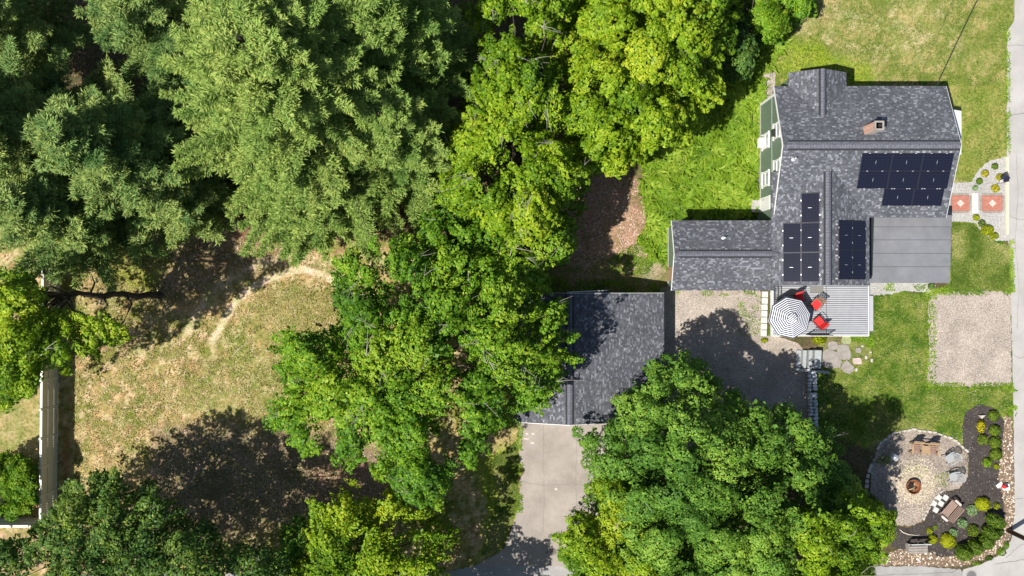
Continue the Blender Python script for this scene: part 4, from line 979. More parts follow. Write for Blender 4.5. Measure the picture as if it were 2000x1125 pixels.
# tar lines (sealed cracks) and manhole on the road
def crack(pts, w_, z, lb):
    mb = MB(); r = random.Random(len(pts)); P = []
    for (x0, y0), (x1, y1) in zip(pts[:-1], pts[1:]):
        for k in range(6): P.append((x0 + (x1 - x0) * k / 6 + r.uniform(-.8, .8), y0 + (y1 - y0) * k / 6 + r.uniform(-.8, .8)))
    P.append(pts[-1]); V = []; Fs = []
    for i, p in enumerate(P):
        a_ = P[max(0, i - 1)]; b_ = P[min(len(P) - 1, i + 1)]; d = Vector((b_[0] - a_[0], b_[1] - a_[1])).normalized(); nn = Vector((-d.y, d.x)) * w_ * r.uniform(.5, 1.3)
        for s_ in (-1, 1): u = W(p[0] + nn.x * s_, p[1] + nn.y * s_); V.append((u.x, u.y, z))
    for i in range(len(P) - 1): Fs.append((2 * i, 2 * i + 1, 2 * i + 3, 2 * i + 2))
    tag(mb.add(V, Fs).build(lb, simple('crack_tar', (.15, .145, .14), .9)), kind='structure')
crack([(1967, 228), (1978, 224), (2000, 221)], .6, .029, 'road_crack')
crack([(1966, 90), (1985, 88), (2005, 90)], .4, .029, 'road_crack')
crack([(1980, 975), (1990, 974), (1998, 973)], .5, .029, 'road_crack')
crack([(1942, 1102), (1965, 1098), (2005, 1092)], .5, .029, 'road_crack')
crack([(1965, 1090), (1980, 1075), (1990, 1066), (2005, 1060)], .4, .029, 'road_crack')
crack([(1958, 1070), (1972, 1045), (1980, 1010)], .7, .03, 'road_crack')
crack([(1880, 1106), (1860, 1118), (1700, 1124)], .4, .021, 'road_crack')
q = W(1897, 1124); mh = thing('manhole', 'round iron manhole cover at the edge of the side road', 'manhole', (q.x, q.y, .02))
mb = MB(); mb.lathe([(.36, .0), (.36, .014), (.30, .014), (.30, .01)], (0, 0, 0), 26); mb.build('rim', M['stone'], mh, world=False)
mb = MB(); mb.lathe([(.29, .0), (.29, .012), (.0, .014)], (0, 0, 0), 22); mb.build('cover', simple('iron', (.12, .12, .125), .6, .3, 8), mh, world=False)

# ------------------------------------------------------------------ vinyl fence
fen = thing('vinyl_fence', 'tall white vinyl privacy fence along the west edge of the dry lawn', 'fence', W(111, 1011, 0))
FH = 1.98
def picket_run(p0, p1, east):
    """one panel between two posts. notched pickets above each rail let sunlight through"""
    p0 = Vector(p0); p1 = Vector(p1); d = (p1 - p0); L = d.length; d.normalize(); n = int(L / .15); st = L / n
    ang = math.atan2(d.y, d.x); mb = MB()
    lev = [(0.08, .52, 1), (.52, .60, 0), (.60, 1.20, 1), (1.20, 1.28, 0), (1.28, 1.9, 1)]
    for i in range(n):
        c_ = p0 + d * (i + .5) * st
        for z0_, z1_, full in lev: mb.box((c_.x, c_.y, (z0_ + z1_) / 2), (st - (.002 if full else .03), .022, z1_ - z0_), rz=ang)
    mb.build('panel', simple('tan_vinyl', (.66, .62, .52), .5, .04), fen)
    m2 = MB(); c_ = (p0 + p1) / 2
    for z, hh, ww in ((.10, .1, .05), (FH - .05, .09, .13)): m2 = MB(); m2.box((c_.x, c_.y, z), (L, ww, hh), rz=ang); m2.build('rail', M['vinyl'], fen)
    off = Vector((-d.y, d.x, 0)) * (-.028 if east else .028)
    for z in (.49, 1.17):
        m3 = MB(); m3.box((c_.x + off.x, c_.y + off.y, z), (L, .04, .05), rz=ang); m3.build('rail', simple('tan_vinyl', (.66, .62, .52), .5, .04), fen)
def fpost(p):
    mb = MB(); mb.box((p.x, p.y, FH / 2 + .03), (.13, .13, FH + .06), bev=.01)
    mb.prism([(-.085, -.085), (.085, -.085), (.085, .085), (-.085, .085)], FH + .06, FH + .12, (p.x, p.y, 0), topbev=.05); mb.build('post', M['vinyl'], fen)
c0 = W(111, 1011, 0); top_ = W(118.5, 300, 0); dn = (top_ - c0).normalized()
pp = [c0 + dn * 1.83 * i for i in range(13)]
for p in pp: fpost(p)
for a_, b_ in zip(pp[:-1], pp[1:]): picket_run(b_, a_, False)
pp = [c0 + Vector((-1, -.004, 0)).normalized() * 1.83 * i for i in range(4)]
for p in pp[1:]: fpost(p)
for a_, b_ in zip(pp[:-1], pp[1:]): picket_run(a_, b_, True)

# ------------------------------------------------------------------ vegetation
LEAF = dict(
    maple=mat_leaf('maple_leaves', (.045, .12, .018), (.115, .24, .028), (.26, .385, .05), .13),
    bright=mat_leaf('bright_leaves', (.055, .13, .010), (.18, .305, .012), (.38, .44, .03), .16, .42),
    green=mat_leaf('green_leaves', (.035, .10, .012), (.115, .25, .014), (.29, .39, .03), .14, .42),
    deep=mat_leaf('dark_green_leaves', (.025, .07, .016), (.075, .155, .028), (.22, .29, .04), .12, .45),
    pine=mat_leaf('pine_needles', (.085, .17, .03), (.225, .34, .072), (.40, .46, .115), .1, .55),
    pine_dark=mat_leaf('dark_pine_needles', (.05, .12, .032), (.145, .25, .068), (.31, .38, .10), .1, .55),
    lime=mat_leaf('lime_shrub', (.17, .22, .006), (.33, .37, .008), (.46, .48, .02), .25),
    box=mat_leaf('boxwood', (.022, .065, .008), (.09, .165, .012), (.22, .28, .025), .2),
    pale=mat_leaf('pale_sedum', (.10, .19, .07), (.22, .35, .15), (.42, .52, .30), .2),
    yellow=mat_leaf('yellow_flowers', (.16, .17, .01), (.42, .38, .01), (.65, .52, .02), .2),
    weed=mat_leaf('weeds', (.085, .17, .012), (.20, .335, .02), (.38, .48, .07), .35),
    grass=mat_leaf('grass_blades', (.10, .13, .02), (.21, .24, .05), (.46, .40, .20), .3, .8),
)
def leaf_quads(P, N, size, asp=.62, flat=.5, rs=None):
    """rhombic leaves at P with normals N"""
    rs = rs or rng; n = len(P)
    N = N / (np.linalg.norm(N, axis=1, keepdims=True) + 1e-9)
    T = rs.normal(size=(n, 3)); T -= N * (T * N).sum(1, keepdims=True); T /= np.linalg.norm(T, axis=1, keepdims=True) + 1e-9
    Bv = np.cross(N, T); L = (size * rs.uniform(.7, 1.3, n))[:, None]
    fold = N * L * .18
    V = np.stack([P - T * L, P - Bv * L * asp + fold, P + T * L, P + Bv * L * asp + fold], 1).reshape(-1, 3)
    return V, np.arange(4 * n).reshape(n, 4)
def limb_mesh(base, tops, r0, seed, forkh=None):
    r = random.Random(seed); mb = MB(); base = Vector(base)
    hs = max(t.z for t in tops); fork = base + Vector((r.uniform(-.3, .3), r.uniform(-.3, .3), hs * .42))
    if forkh is not None: fork = Vector(forkh)
    tp_ = [base.lerp(fork, k / 9) + (Vector((r.uniform(-.10, .10), r.uniform(-.13, .13), 0)) if 0 < k < 9 else Vector((0, 0, 0))) for k in range(10)]
    mb.tube([base - Vector((0, 0, .1))] + tp_, [r0 * 1.4] + [r0 * (1.12 - .048 * k) * r.uniform(.86, 1.1) for k in range(10)], 9)
    if forkh is not None:
        for k in (3, 5, 6, 8): mb.tube([tp_[k], tp_[k] + Vector((r.uniform(-.2, .7), r.uniform(-1.1, -.5) if k != 6 else .7, .6)), tp_[k] + Vector((r.uniform(-.2, 1.0), r.uniform(-2.2, -1.2) if k != 6 else 1.3, 1.1))], [.08, .05, .012], 5)
    cen = Vector((sum(t.x for t in tops), sum(t.y for t in tops), 0)) / len(tops)
    mb.tube([fork, Vector((cen.x * .3 + fork.x * .7, cen.y * .3 + fork.y * .7, hs * .8))], [r0 * .68, r0 * .22], 7)
    for t in tops:
        st = base.lerp(fork, r.uniform(.75, 1.0)); m1 = st.lerp(t, .45) + Vector((r.uniform(-.4, .4), r.uniform(-.4, .4), (t.z - st.z) * .18 + .2)); m2 = st.lerp(t, .75) + Vector((r.uniform(-.3, .3), r.uniform(-.3, .3), .1))
        mb.tube([st, m1, m2, t], [r0 * .34, r0 * .2, r0 * .11, .012], 5)
    return mb
def pale_twigs(pts, seed, L=1.0):
    r = random.Random(seed); mb = MB()
    for p in pts:
        a_ = r.uniform(0, 6.28); d = Vector((math.cos(a_), math.sin(a_), r.uniform(0, .5)))
        for j in range(r.randint(1, 4)):
            e = d + Vector((r.uniform(-.6, .6), r.uniform(-.6, .6), r.uniform(-.1, .3))); l = L * r.uniform(.5, 1.2)
            q1 = p + e * l * .5 + Vector((r.uniform(-.08, .08), r.uniform(-.08, .08), .03)); mb.tube([p, q1, p + e * l + Vector((r.uniform(-.15, .15), r.uniform(-.15, .15), 0))], [.013, .009, .004], 4)
    return mb
def worley(x, y, c, seed, off=.42):
    """distance to the nearest jittered cell centre, vector to it and a random value per cell"""
    ix = np.floor(x / c); iy = np.floor(y / c); D = np.full(x.shape, 9e9); VX = np.zeros(x.shape); VY = np.zeros(x.shape); RN = np.zeros(x.shape)
    for a in (-1, 0, 1):
        for b in (-1, 0, 1):
            jx, jy = ix + a, iy + b; cx = (jx + .5 + (_hash(jx, jy, seed) - .5) * 2 * off) * c; cy = (jy + .5 + (_hash(jx, jy, seed + 1) - .5) * 2 * off) * c
            d = np.hypot(x - cx, y - cy); m = d < D; D = np.where(m, d, D); VX = np.where(m, x - cx, VX); VY = np.where(m, y - cy, VY); RN = np.where(m, _hash(jx, jy, seed + 2), RN)
    return D, VX, VY, RN
def broadleaf(name, label, cat, poly, trunk, he, ht, mat, seed, sp=.62, layers=3, rad=(.55, .42, .26), nleaf=46, lsize=.10, gap=.22, bough=1.0, bscale=2.4, tr=.22, tintb=0, twigs=12, group=None, spray=1.4, tvar=.2, skirt=0, trunk_h=None, cell=None, lamp=.75, forkh=None, edge=1.0, fill=9):
    sp *= .60; rad = tuple(r * .62 for r in rad); lsize *= .80; nleaf = int(nleaf * (1.0 if nleaf > 60 else 1.25)); cell = cell or (2.2 if nleaf > 48 else 1.5); n_top = 26
    rs = np.random.default_rng(seed)
    xs = [p[0] for p in poly]; ys = [p[1] for p in poly]; hm = (he + ht) / 2; s = sp * F / (H - hm)
    gx, gy = np.meshgrid(np.arange(min(xs), max(xs), s), np.arange(min(ys), max(ys), s)); gx = gx.ravel(); gy = gy.ravel()
    gx = gx + rs.uniform(-.5, .5, gx.shape) * s; gy = gy + rs.uniform(-.5, .5, gy.shape) * s
    d = sdist(gx, gy, poly); dm = d.max(); wv = (vnoise(gx / 24, gy / 24, seed) - .5) * 30 + (vnoise(gx / 10, gy / 10, seed + 5) - .5) * 14
    keep = d > 1 + wv * .75 * edge; gx, gy, d = gx[keep], gy[keep], d[keep]
    t = np.clip(d / (dm * .8), 0, 1); dome = np.sqrt(1 - (1 - t) ** 2)
    wx_ = gx * hm * 0 + (gx - 1000) * (H - hm) / F; wy_ = (562.5 - gy) * (H - hm) / F
    b1 = fbm(wx_ / bscale, wy_ / bscale, seed + 3, 3); b1 = (b1 - .5) * 2.4 * bough
    wob_ = fbm(wx_ / .8, wy_ / .8, seed + 70, 2) - .5
    wd_, wvx, wvy, wrn = worley(wx_ + wob_ * .7, wy_ - wob_ * .7, cell, seed + 60); q_ = np.clip(1 - (wd_ / (.74 * cell)) ** 2, 0, 1)
    c2 = cell * .42; w2, vx2, vy2, rn2 = worley(wx_, wy_, c2, seed + 80); q2 = np.clip(1 - (w2 / (.8 * c2)) ** 2, 0, 1)
    hf = he + (ht - he) * dome + b1 + np.sqrt(q_) * lamp * cell * .6 + (wrn - .5) * lamp * 1.5 + np.sqrt(q2) * c2 * .5 + (rn2 - .5) * .3
    wvx = wvx / cell + vx2 / c2 * .8; wvy = wvy / cell + vy2 / c2 * .8
    g1 = fbm(wx_ / 1.5, wy_ / 1.5, seed + 9, 2)
    ok = ((g1 > gap) | (d < dm * .06)) & ((wd_ < .62 * cell) | (rs.uniform(size=len(gx)) < .12)) & ((w2 < .60 * c2) | (rs.uniform(size=len(gx)) < .4))
    C = []; lay = []; LN = []; LR = []
    for L in range(layers):
        k = ok if L == 0 else (rs.uniform(size=len(gx)) < .75) & (g1 > gap * .75)
        hh = hf - L * 1.7 - rs.uniform(0, .8, len(gx)) * (L > 0) + rs.normal(0, .05, len(gx)); hh = np.maximum(hh, he * .55)
        jx = gx + rs.uniform(-.5, .5, len(gx)) * s * (L > 0); jy = gy + rs.uniform(-.5, .5, len(gx)) * s * (L > 0)
        kk = (H - hh) / F; c = np.stack([(jx - 1000) * kk, (562.5 - jy) * kk, hh], 1)[k]; C.append(c); lay.append(np.full(len(c), L)); LN.append(np.stack([wvx, wvy], 1)[k]); LR.append(wrn[k])
    C = np.concatenate(C); lay = np.concatenate(lay); LN = np.concatenate(LN); LR = np.concatenate(LR)
    tb = W(trunk[0], trunk[1], 0) if trunk_h is None else W(trunk[0], trunk[1], trunk_h); tb = Vector((tb.x, tb.y, 0))
    n = len(C); nl = (nleaf * np.where(lay == 0, 1, .55)).astype(int); idx = np.repeat(np.arange(n), nl); m = len(idx)
    U = rs.normal(size=(m, 3)); U[:, 2] = np.abs(U[:, 2]) * .9 - .15; U /= np.linalg.norm(U, axis=1, keepdims=True)
    out = C[:, :2] - np.array((tb.x, tb.y)); out /= np.linalg.norm(out, axis=1, keepdims=True) + 1e-6
    a_ = np.arctan2(out[:, 1], out[:, 0]) + rs.normal(0, .45, n); ca, sa = np.cos(a_)[idx], np.sin(a_)[idx]
    sc = rs.uniform(.75, 1.25, n)[idx]; rr = rs.uniform(.55, 1.0, m) ** .5
    lx = U[:, 0] * rad[0] * spray * sc * rr; ly = U[:, 1] * rad[1] * sc * rr; lz = U[:, 2] * rad[2] * sc * rr - .10 * (lx / rad[0])
    P = C[idx] + np.stack([lx * ca - ly * sa, lx * sa + ly * ca, lz], 1)
    Nn = np.stack([U[:, 0] * ca / spray - U[:, 1] * sa, U[:, 0] * sa / spray + U[:, 1] * ca, U[:, 2] * 1.2 + .45], 1) + np.concatenate([LN[idx] * 1.5, np.zeros((m, 1))], 1) + rs.normal(0, .33, (m, 3))
    V, Q = leaf_quads(P, Nn, lsize, .66, rs=rs)
    # bigger inner leaves that close each clump
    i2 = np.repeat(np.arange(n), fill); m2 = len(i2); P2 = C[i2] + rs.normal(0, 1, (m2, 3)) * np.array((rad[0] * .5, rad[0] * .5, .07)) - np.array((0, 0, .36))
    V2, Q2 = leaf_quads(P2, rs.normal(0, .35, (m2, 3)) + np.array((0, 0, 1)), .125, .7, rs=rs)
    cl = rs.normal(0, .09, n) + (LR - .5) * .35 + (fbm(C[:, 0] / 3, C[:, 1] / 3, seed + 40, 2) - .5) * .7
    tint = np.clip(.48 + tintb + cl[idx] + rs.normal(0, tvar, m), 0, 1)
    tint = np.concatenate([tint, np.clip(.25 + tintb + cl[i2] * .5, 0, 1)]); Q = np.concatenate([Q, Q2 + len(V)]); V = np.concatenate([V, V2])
    root = thing(name, label, cat, tb, 0, group)
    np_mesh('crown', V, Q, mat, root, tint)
    top = C[lay == 0]; pick = rs.choice(len(top), min(len(top), 26), replace=False)
    limb_mesh(tb, [Vector(top[i]) - Vector((0, 0, .25)) for i in pick], tr, seed, forkh).build('trunk', M['bark'], root)
    if twigs:
        pk = rs.choice(len(top), min(len(top), twigs), replace=False)
        pale_twigs([Vector(top[i]) + Vector((0, 0, .12)) for i in pk], seed, .9).build('bare_twigs', M['bark_pale'], root)['kind'] = 'stuff'
    return root

def conifer(label, base, height, radius, mat, seed, low=.16, whorl=.62, nb=6, needle=.13, tint0=0, droop=.12, dens=1.0, group=None, taper=.8, skip=0.0, name='pine_tree'):
    rs = np.random.default_rng(seed); bp = W(*base, 0); root = thing(name, label, 'tree', bp, 0, group)
    mb = MB(); mb.tube([bp - Vector((0, 0, .1)), bp + Vector((0, 0, height * .5)), bp + Vector((0, 0, height * .985))], [.3, .2, .03], 9)
    TP = []; TD = []; TT = []
    z = height * low
    while z < height * .97:
        f = (height - z) / (height * (1 - low)); Lb = radius * f ** taper * rs.uniform(.85, 1.1)
        k0 = rs.uniform(0, 6.28)
        for k in range(nb):
            if rs.uniform() < skip: continue
            az_ = k0 + 2 * math.pi * k / nb + rs.normal(0, .22); L = max(.35, Lb * rs.uniform(.72, 1.18)); zz = z + rs.uniform(-.25, .25)
            ca, sa = math.cos(az_), math.sin(az_); rise = rs.uniform(.12, .38) * (1.2 - f)
            n = max(4, int(L / .20)); bt = rs.normal(0, .13)
            prev = None; pts = []
            for i in range(n + 1):
                u = i / n; r_ = u * L; h_ = zz + L * (rise * u - droop * u + .22 * u * u)
                pts.append((r_, h_))
            mb.tube([bp + Vector((ca * r_, sa * r_, h_ - bp.z)) for r_, h_ in (pts[0], pts[n // 2], pts[-1])], [.06 * f + .02, .035 * f + .012, .008], 4)
            for i in range(1, n + 1):
                u = i / n; r_, h_ = pts[i]
                if u < .18: continue
                wd = (.30 + .95 * math.sin(min(1, u * 1.12) * math.pi) ** .8 * min(1, L / 3.2) * .9) * (1.05 - .55 * u)
                for sd in (-1, 1):
                    ta = az_ + sd * rs.uniform(.75, 1.05); tl = wd * rs.uniform(.7, 1.15); q = max(1, int(tl / .17 * dens))
                    for j in range(q + 1):
                        v = (j + rs.uniform(0, .6)) / (q + .5) * tl
                        TP.append((bp.x + ca * r_ + math.cos(ta) * v, bp.y + sa * r_ + math.sin(ta) * v, h_ - .10 * v * v + rs.normal(0, .04) + .05)); TD.append((math.cos(ta), math.sin(ta), .35)); TT.append(bt + (v / tl - .5) * .2)
                TP.append((bp.x + ca * r_, bp.y + sa * r_, h_ + .05)); TD.append((ca, sa, .4)); TT.append(bt)
        z += whorl * rs.uniform(.8, 1.2) * (1 if f > .3 else .75)
    TP = np.array(TP); TD = np.array(TD); TT = np.array(TT); nt_ = 11 if needle < .1 else 9
    P = np.repeat(TP, nt_, 0); D = np.repeat(TD, nt_, 0) + rs.normal(0, .55, (len(TP) * nt_, 3)); D /= np.linalg.norm(D, axis=1, keepdims=True)
    L = (needle * rs.uniform(.75, 1.3, len(P)))[:, None]; up = rs.normal(0, .45, (len(P), 3)) + np.array((0, 0, 1)); sd = np.cross(D, up); sd /= np.linalg.norm(sd, axis=1, keepdims=True) + 1e-9
    P = P + rs.normal(0, .05, P.shape)
    V = np.stack([P, P + D * L * 1.2 + sd * L * .24, P + D * L * 2.5, P + D * L * 1.2 - sd * L * .24], 1).reshape(-1, 3)
    tint = np.clip(.48 + tint0 + np.repeat(TT, nt_) + rs.normal(0, .18, len(P)), 0, 1)
    np_mesh('crown', V, np.arange(4 * len(P)).reshape(-1, 4), mat, root, tint)
    mb.build('trunk', M['bark'], root)
    return root

# --- pines
conifer('huge bright pale green pine filling the upper middle left', (655, 245), 20, 8.8, LEAF['pine'], 11, .12, .52, 9, .095, .05, taper=.70)
conifer('lower bright pine between the huge pine and the yellow-green trees', (800, 300), 13, 5.6, LEAF['pine'], 19, .16, .55, 8, .095, -.06, taper=.72)
conifer('small bright pine at the dry lawn edge, south of the huge bright pine', (640, 385), 11, 4.6, LEAF['pine'], 20, .14, .52, 9, .095, -.04, taper=.72)
conifer('green pine behind the right side of the huge bright pine at the top edge', (800, 150), 17, 5.6, LEAF['pine'], 12, .2, .6, 7, .10, -.12, taper=.7)
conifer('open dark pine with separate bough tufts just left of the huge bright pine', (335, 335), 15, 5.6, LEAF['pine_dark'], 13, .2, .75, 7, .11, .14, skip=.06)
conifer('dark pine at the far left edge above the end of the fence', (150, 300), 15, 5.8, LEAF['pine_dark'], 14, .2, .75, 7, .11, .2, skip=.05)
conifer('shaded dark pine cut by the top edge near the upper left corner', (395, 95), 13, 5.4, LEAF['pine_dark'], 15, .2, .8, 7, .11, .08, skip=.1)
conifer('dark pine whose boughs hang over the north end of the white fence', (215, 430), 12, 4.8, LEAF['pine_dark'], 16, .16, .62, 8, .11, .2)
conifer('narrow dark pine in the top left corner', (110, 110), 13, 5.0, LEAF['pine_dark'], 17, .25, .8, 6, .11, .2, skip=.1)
conifer('smaller fresh green pine between the huge pine and the dry lawn', (395, 400), 9, 3.2, LEAF['pine_dark'], 18, .2, .6, 7, .11, .2)
conifer('low dark pine in the shade west of the huge bright pine', (420, 260), 8, 4.2, LEAF['pine_dark'], 41, .1, .7, 7, .11, .0)

# --- broadleaf trees (outline in photo pixels at crown height)
broadleaf('maple_tree', 'big rounded blue-green maple covering the corner of the garage and the driveway', 'tree',
    [(1335, 690), (1372, 712), (1400, 745), (1440, 770), (1480, 790), (1540, 800), (1575, 800), (1600, 850), (1650, 880), (1668, 930), (1672, 1000), (1660, 1260), (1240, 1260), (1180, 1040), (1150, 960), (1165, 930), (1148, 905), (1178, 880), (1135, 858), (1160, 840), (1185, 850), (1215, 800), (1232, 765), (1260, 760), (1275, 710), (1300, 705)],
    (1392, 925), 4.0, 9.6, LEAF['maple'], 21, .66, 3, (.62, .50, .34), 95, .088, .30, 1.25, 2.2, .32, 0, 8, spray=1.1, fill=6, edge=1.3)
broadleaf('broadleaf_tree', 'yellow-green tree at the bottom edge, left of the blue-green maple and over the driveway', 'tree',
    [(1110, 1020), (1130, 1005), (1165, 1015), (1180, 985), (1165, 950), (1200, 930), (1260, 945), (1300, 1000), (1330, 1060), (1330, 1260), (1110, 1260), (1098, 1060)],
    (1215, 1035), 4, 8.0, LEAF['bright'], 22, .6, 3, (.55, .45, .3), 85, .085, .26, .9, 2.0, .2, .02, 8, spray=1.1)
broadleaf('broadleaf_tree', 'yellow-green tree at the bottom edge, right of the maple and next to the black mulch', 'tree',
    [(1575, 1000), (1600, 975), (1650, 960), (1690, 985), (1735, 1000), (1742, 1040), (1735, 1080), (1715, 1110), (1690, 1230), (1570, 1240), (1560, 1060)],
    (1605, 1010), 7.0, 12.5, LEAF['bright'], 23, .6, 3, (.55, .45, .3), 85, .085, .26, .9, 2.0, .2, -.04, 8, spray=1.1)
broadleaf('broadleaf_tree', 'sprawling green tree with bare grey twigs in the middle, reaching over the garage', 'tree',
    [(640, 510), (700, 490), (800, 450), (900, 480), (1000, 520), (1040, 580), (1060, 600), (1105, 590), (1100, 640), (1128, 655), (1120, 700), (1070, 745), (1110, 730), (1055, 790), (1010, 815), (960, 850), (930, 900), (885, 920), (870, 990), (800, 985), (760, 940), (700, 905), (650, 900), (600, 880), (570, 840), (510, 850), (540, 790), (570, 760), (520, 720), (510, 705), (560, 700), (515, 665), (555, 655), (590, 650), (640, 655), (670, 640), (650, 590), (662, 560)],
    (800, 720), 6.5, 11.5, LEAF['green'], 24, .56, 3, (.45, .28, .2), 40, .105, .38, .9, 1.8, .28, 0, 40, spray=1.7, fill=4)
broadleaf('broadleaf_tree', 'dense bright yellow-green tree at the top edge beside the weed patch', 'tree',
    [(1140, -60), (1480, -60), (1440, 20), (1430, 90), (1400, 130), (1420, 180), (1370, 220), (1350, 260), (1290, 300), (1240, 310), (1200, 340), (1130, 300), (1100, 200), (1120, 80)],
    (1230, 190), 5.5, 11, LEAF['bright'], 25, .58, 3, (.5, .34, .24), 52, .10, .27, 1.0, 2.0, .26, .02, 8, spray=1.4)
broadleaf('broadleaf_tree', 'bright yellow-green tree with pale bare branches between the huge pine and the weed patch', 'tree',
    [(905, 10), (940, -60), (1150, -60), (1130, 100), (1140, 300), (1170, 330), (1130, 400), (1120, 470), (1050, 520), (900, 460), (850, 380), (870, 280), (900, 220), (930, 120)],
    (1000, 330), 3.8, 10.5, LEAF['bright'], 26, .56, 3, (.45, .28, .2), 40, .105, .36, 1.0, 2.0, .26, 0, 42, spray=1.6, fill=5)
broadleaf('broadleaf_tree', 'mid-green tree just north of the garage roof, south of the pale-branched tree', 'tree',
    [(830, 420), (900, 400), (1000, 440), (1110, 440), (1120, 480), (1080, 520), (1060, 570), (1010, 600), (900, 560), (830, 520), (780, 480)],
    (985, 530), 3.6, 8, LEAF['green'], 27, .58, 3, (.45, .3, .2), 40, .105, .34, .8, 1.8, .2, .03, 12, spray=1.6, fill=5)
broadleaf('broadleaf_tree', 'bright green tree with upright shoots at the bottom edge left of the driveway', 'tree',
    [(610, 980), (640, 990), (690, 940), (700, 975), (730, 980), (760, 970), (800, 1000), (860, 1010), (885, 1060), (860, 1110), (870, 1270), (540, 1270), (550, 1110), (590, 1070)],
    (725, 1040), 4, 8.5, LEAF['bright'], 28, .58, 3, (.5, .26, .22), 44, .10, .34, .9, 1.8, .22, -.05, 6, spray=1.8, fill=4)
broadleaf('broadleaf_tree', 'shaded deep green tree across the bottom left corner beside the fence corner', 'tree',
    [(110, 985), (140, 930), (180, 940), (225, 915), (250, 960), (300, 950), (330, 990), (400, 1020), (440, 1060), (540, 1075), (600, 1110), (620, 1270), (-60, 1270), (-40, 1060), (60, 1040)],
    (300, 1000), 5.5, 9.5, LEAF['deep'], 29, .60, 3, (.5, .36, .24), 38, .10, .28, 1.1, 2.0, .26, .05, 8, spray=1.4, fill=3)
broadleaf('broadleaf_tree', 'small pale blue-green young tree between the dark shaded ground and the upright bright green tree', 'tree',
    [(560, 1020), (590, 1010), (615, 1035), (620, 1080), (600, 1125), (520, 1130), (535, 1080)],
    (590, 1040), 2.5, 5, LEAF['maple'], 30, .55, 2, (.4, .3, .22), 44, .10, .2, .5, 1.6, .1, .12, 0)
d5 = broadleaf('broadleaf_tree', 'leafy tree with a long bare dark trunk crossing over the white fence', 'tree',
    [(-60, 520), (40, 530), (72, 560), (90, 602), (140, 612), (190, 616), (228, 620), (248, 645), (236, 660), (205, 680), (160, 700), (120, 715), (80, 710), (66, 740), (70, 780), (-60, 800)],
    (312, 577), 7.6, 11.0, LEAF['bright'], 31, .60, 3, (.5, .36, .24), 46, .10, .24, .9, 2.0, .20, .0, 4, spray=1.4, fill=4, forkh=W(95, 575, 8.2))
broadleaf('evergreen_bush', 'round green bush behind the fence, just above its west corner', 'bush',
    [(-60, 905), (0, 885), (40, 890), (68, 930), (75, 980), (50, 1005), (-60, 1015)], (8, 945), .5, 1.7, LEAF['green'], 32, .34, 2, (.3, .26, .2), 55, .07, .1, .25, .9, .07, 0, 0)
broadleaf('evergreen_bush', 'bright bush behind the fence below the tree with the long bare trunk', 'bush',
    [(-60, 690), (30, 700), (68, 730), (72, 765), (30, 783), (-60, 780)], (5, 740), .5, 1.7, LEAF['bright'], 33, .34, 2, (.3, .26, .2), 55, .07, .1, .25, .9, .07, 0, 0)
broadleaf('hedge_bush', 'dense green bush at the top edge beside the north lawn', 'bush',
    [(1470, -60), (1600, -60), (1590, 15), (1560, 45), (1530, 70), (1500, 80), (1470, 60), (1455, 20)], (1520, 10), 1.0, 4.0, LEAF['green'], 34, .42, 2, (.4, .3, .24), 60, .08, .2, .5, 1.2, .1, .02, 0)
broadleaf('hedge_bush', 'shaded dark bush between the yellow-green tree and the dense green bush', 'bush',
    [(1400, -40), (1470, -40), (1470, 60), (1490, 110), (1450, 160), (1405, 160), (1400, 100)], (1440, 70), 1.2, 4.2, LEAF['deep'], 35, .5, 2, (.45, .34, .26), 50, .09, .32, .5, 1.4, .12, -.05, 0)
broadleaf('hedge_bush', 'shaded bush between the black mulch end and the bright tree, north of the plant pots', 'bush',
    [(1690, 985), (1720, 980), (1745, 1010), (1742, 1045), (1725, 1075), (1690, 1090), (1680, 1030)], (1712, 1030), .4, 1.8, LEAF['bright'], 36, .34, 2, (.3, .26, .2), 60, .07, .15, .3, 1, .06, -.05, 0)
# trees mostly below the frame; their crowns shade the foot of the driveway
broadleaf('broadleaf_tree', 'dark tree mostly below the bottom edge, shading the foot of the driveway', 'tree',
    [(800, 1190), (900, 1195), (960, 1215), (970, 1330), (760, 1340), (750, 1230)], (870, 1230), 4, 7, LEAF['deep'], 37, .7, 2, (.6, .45, .3), 40, .12, .25, .9, 2, .22, 0, 0)

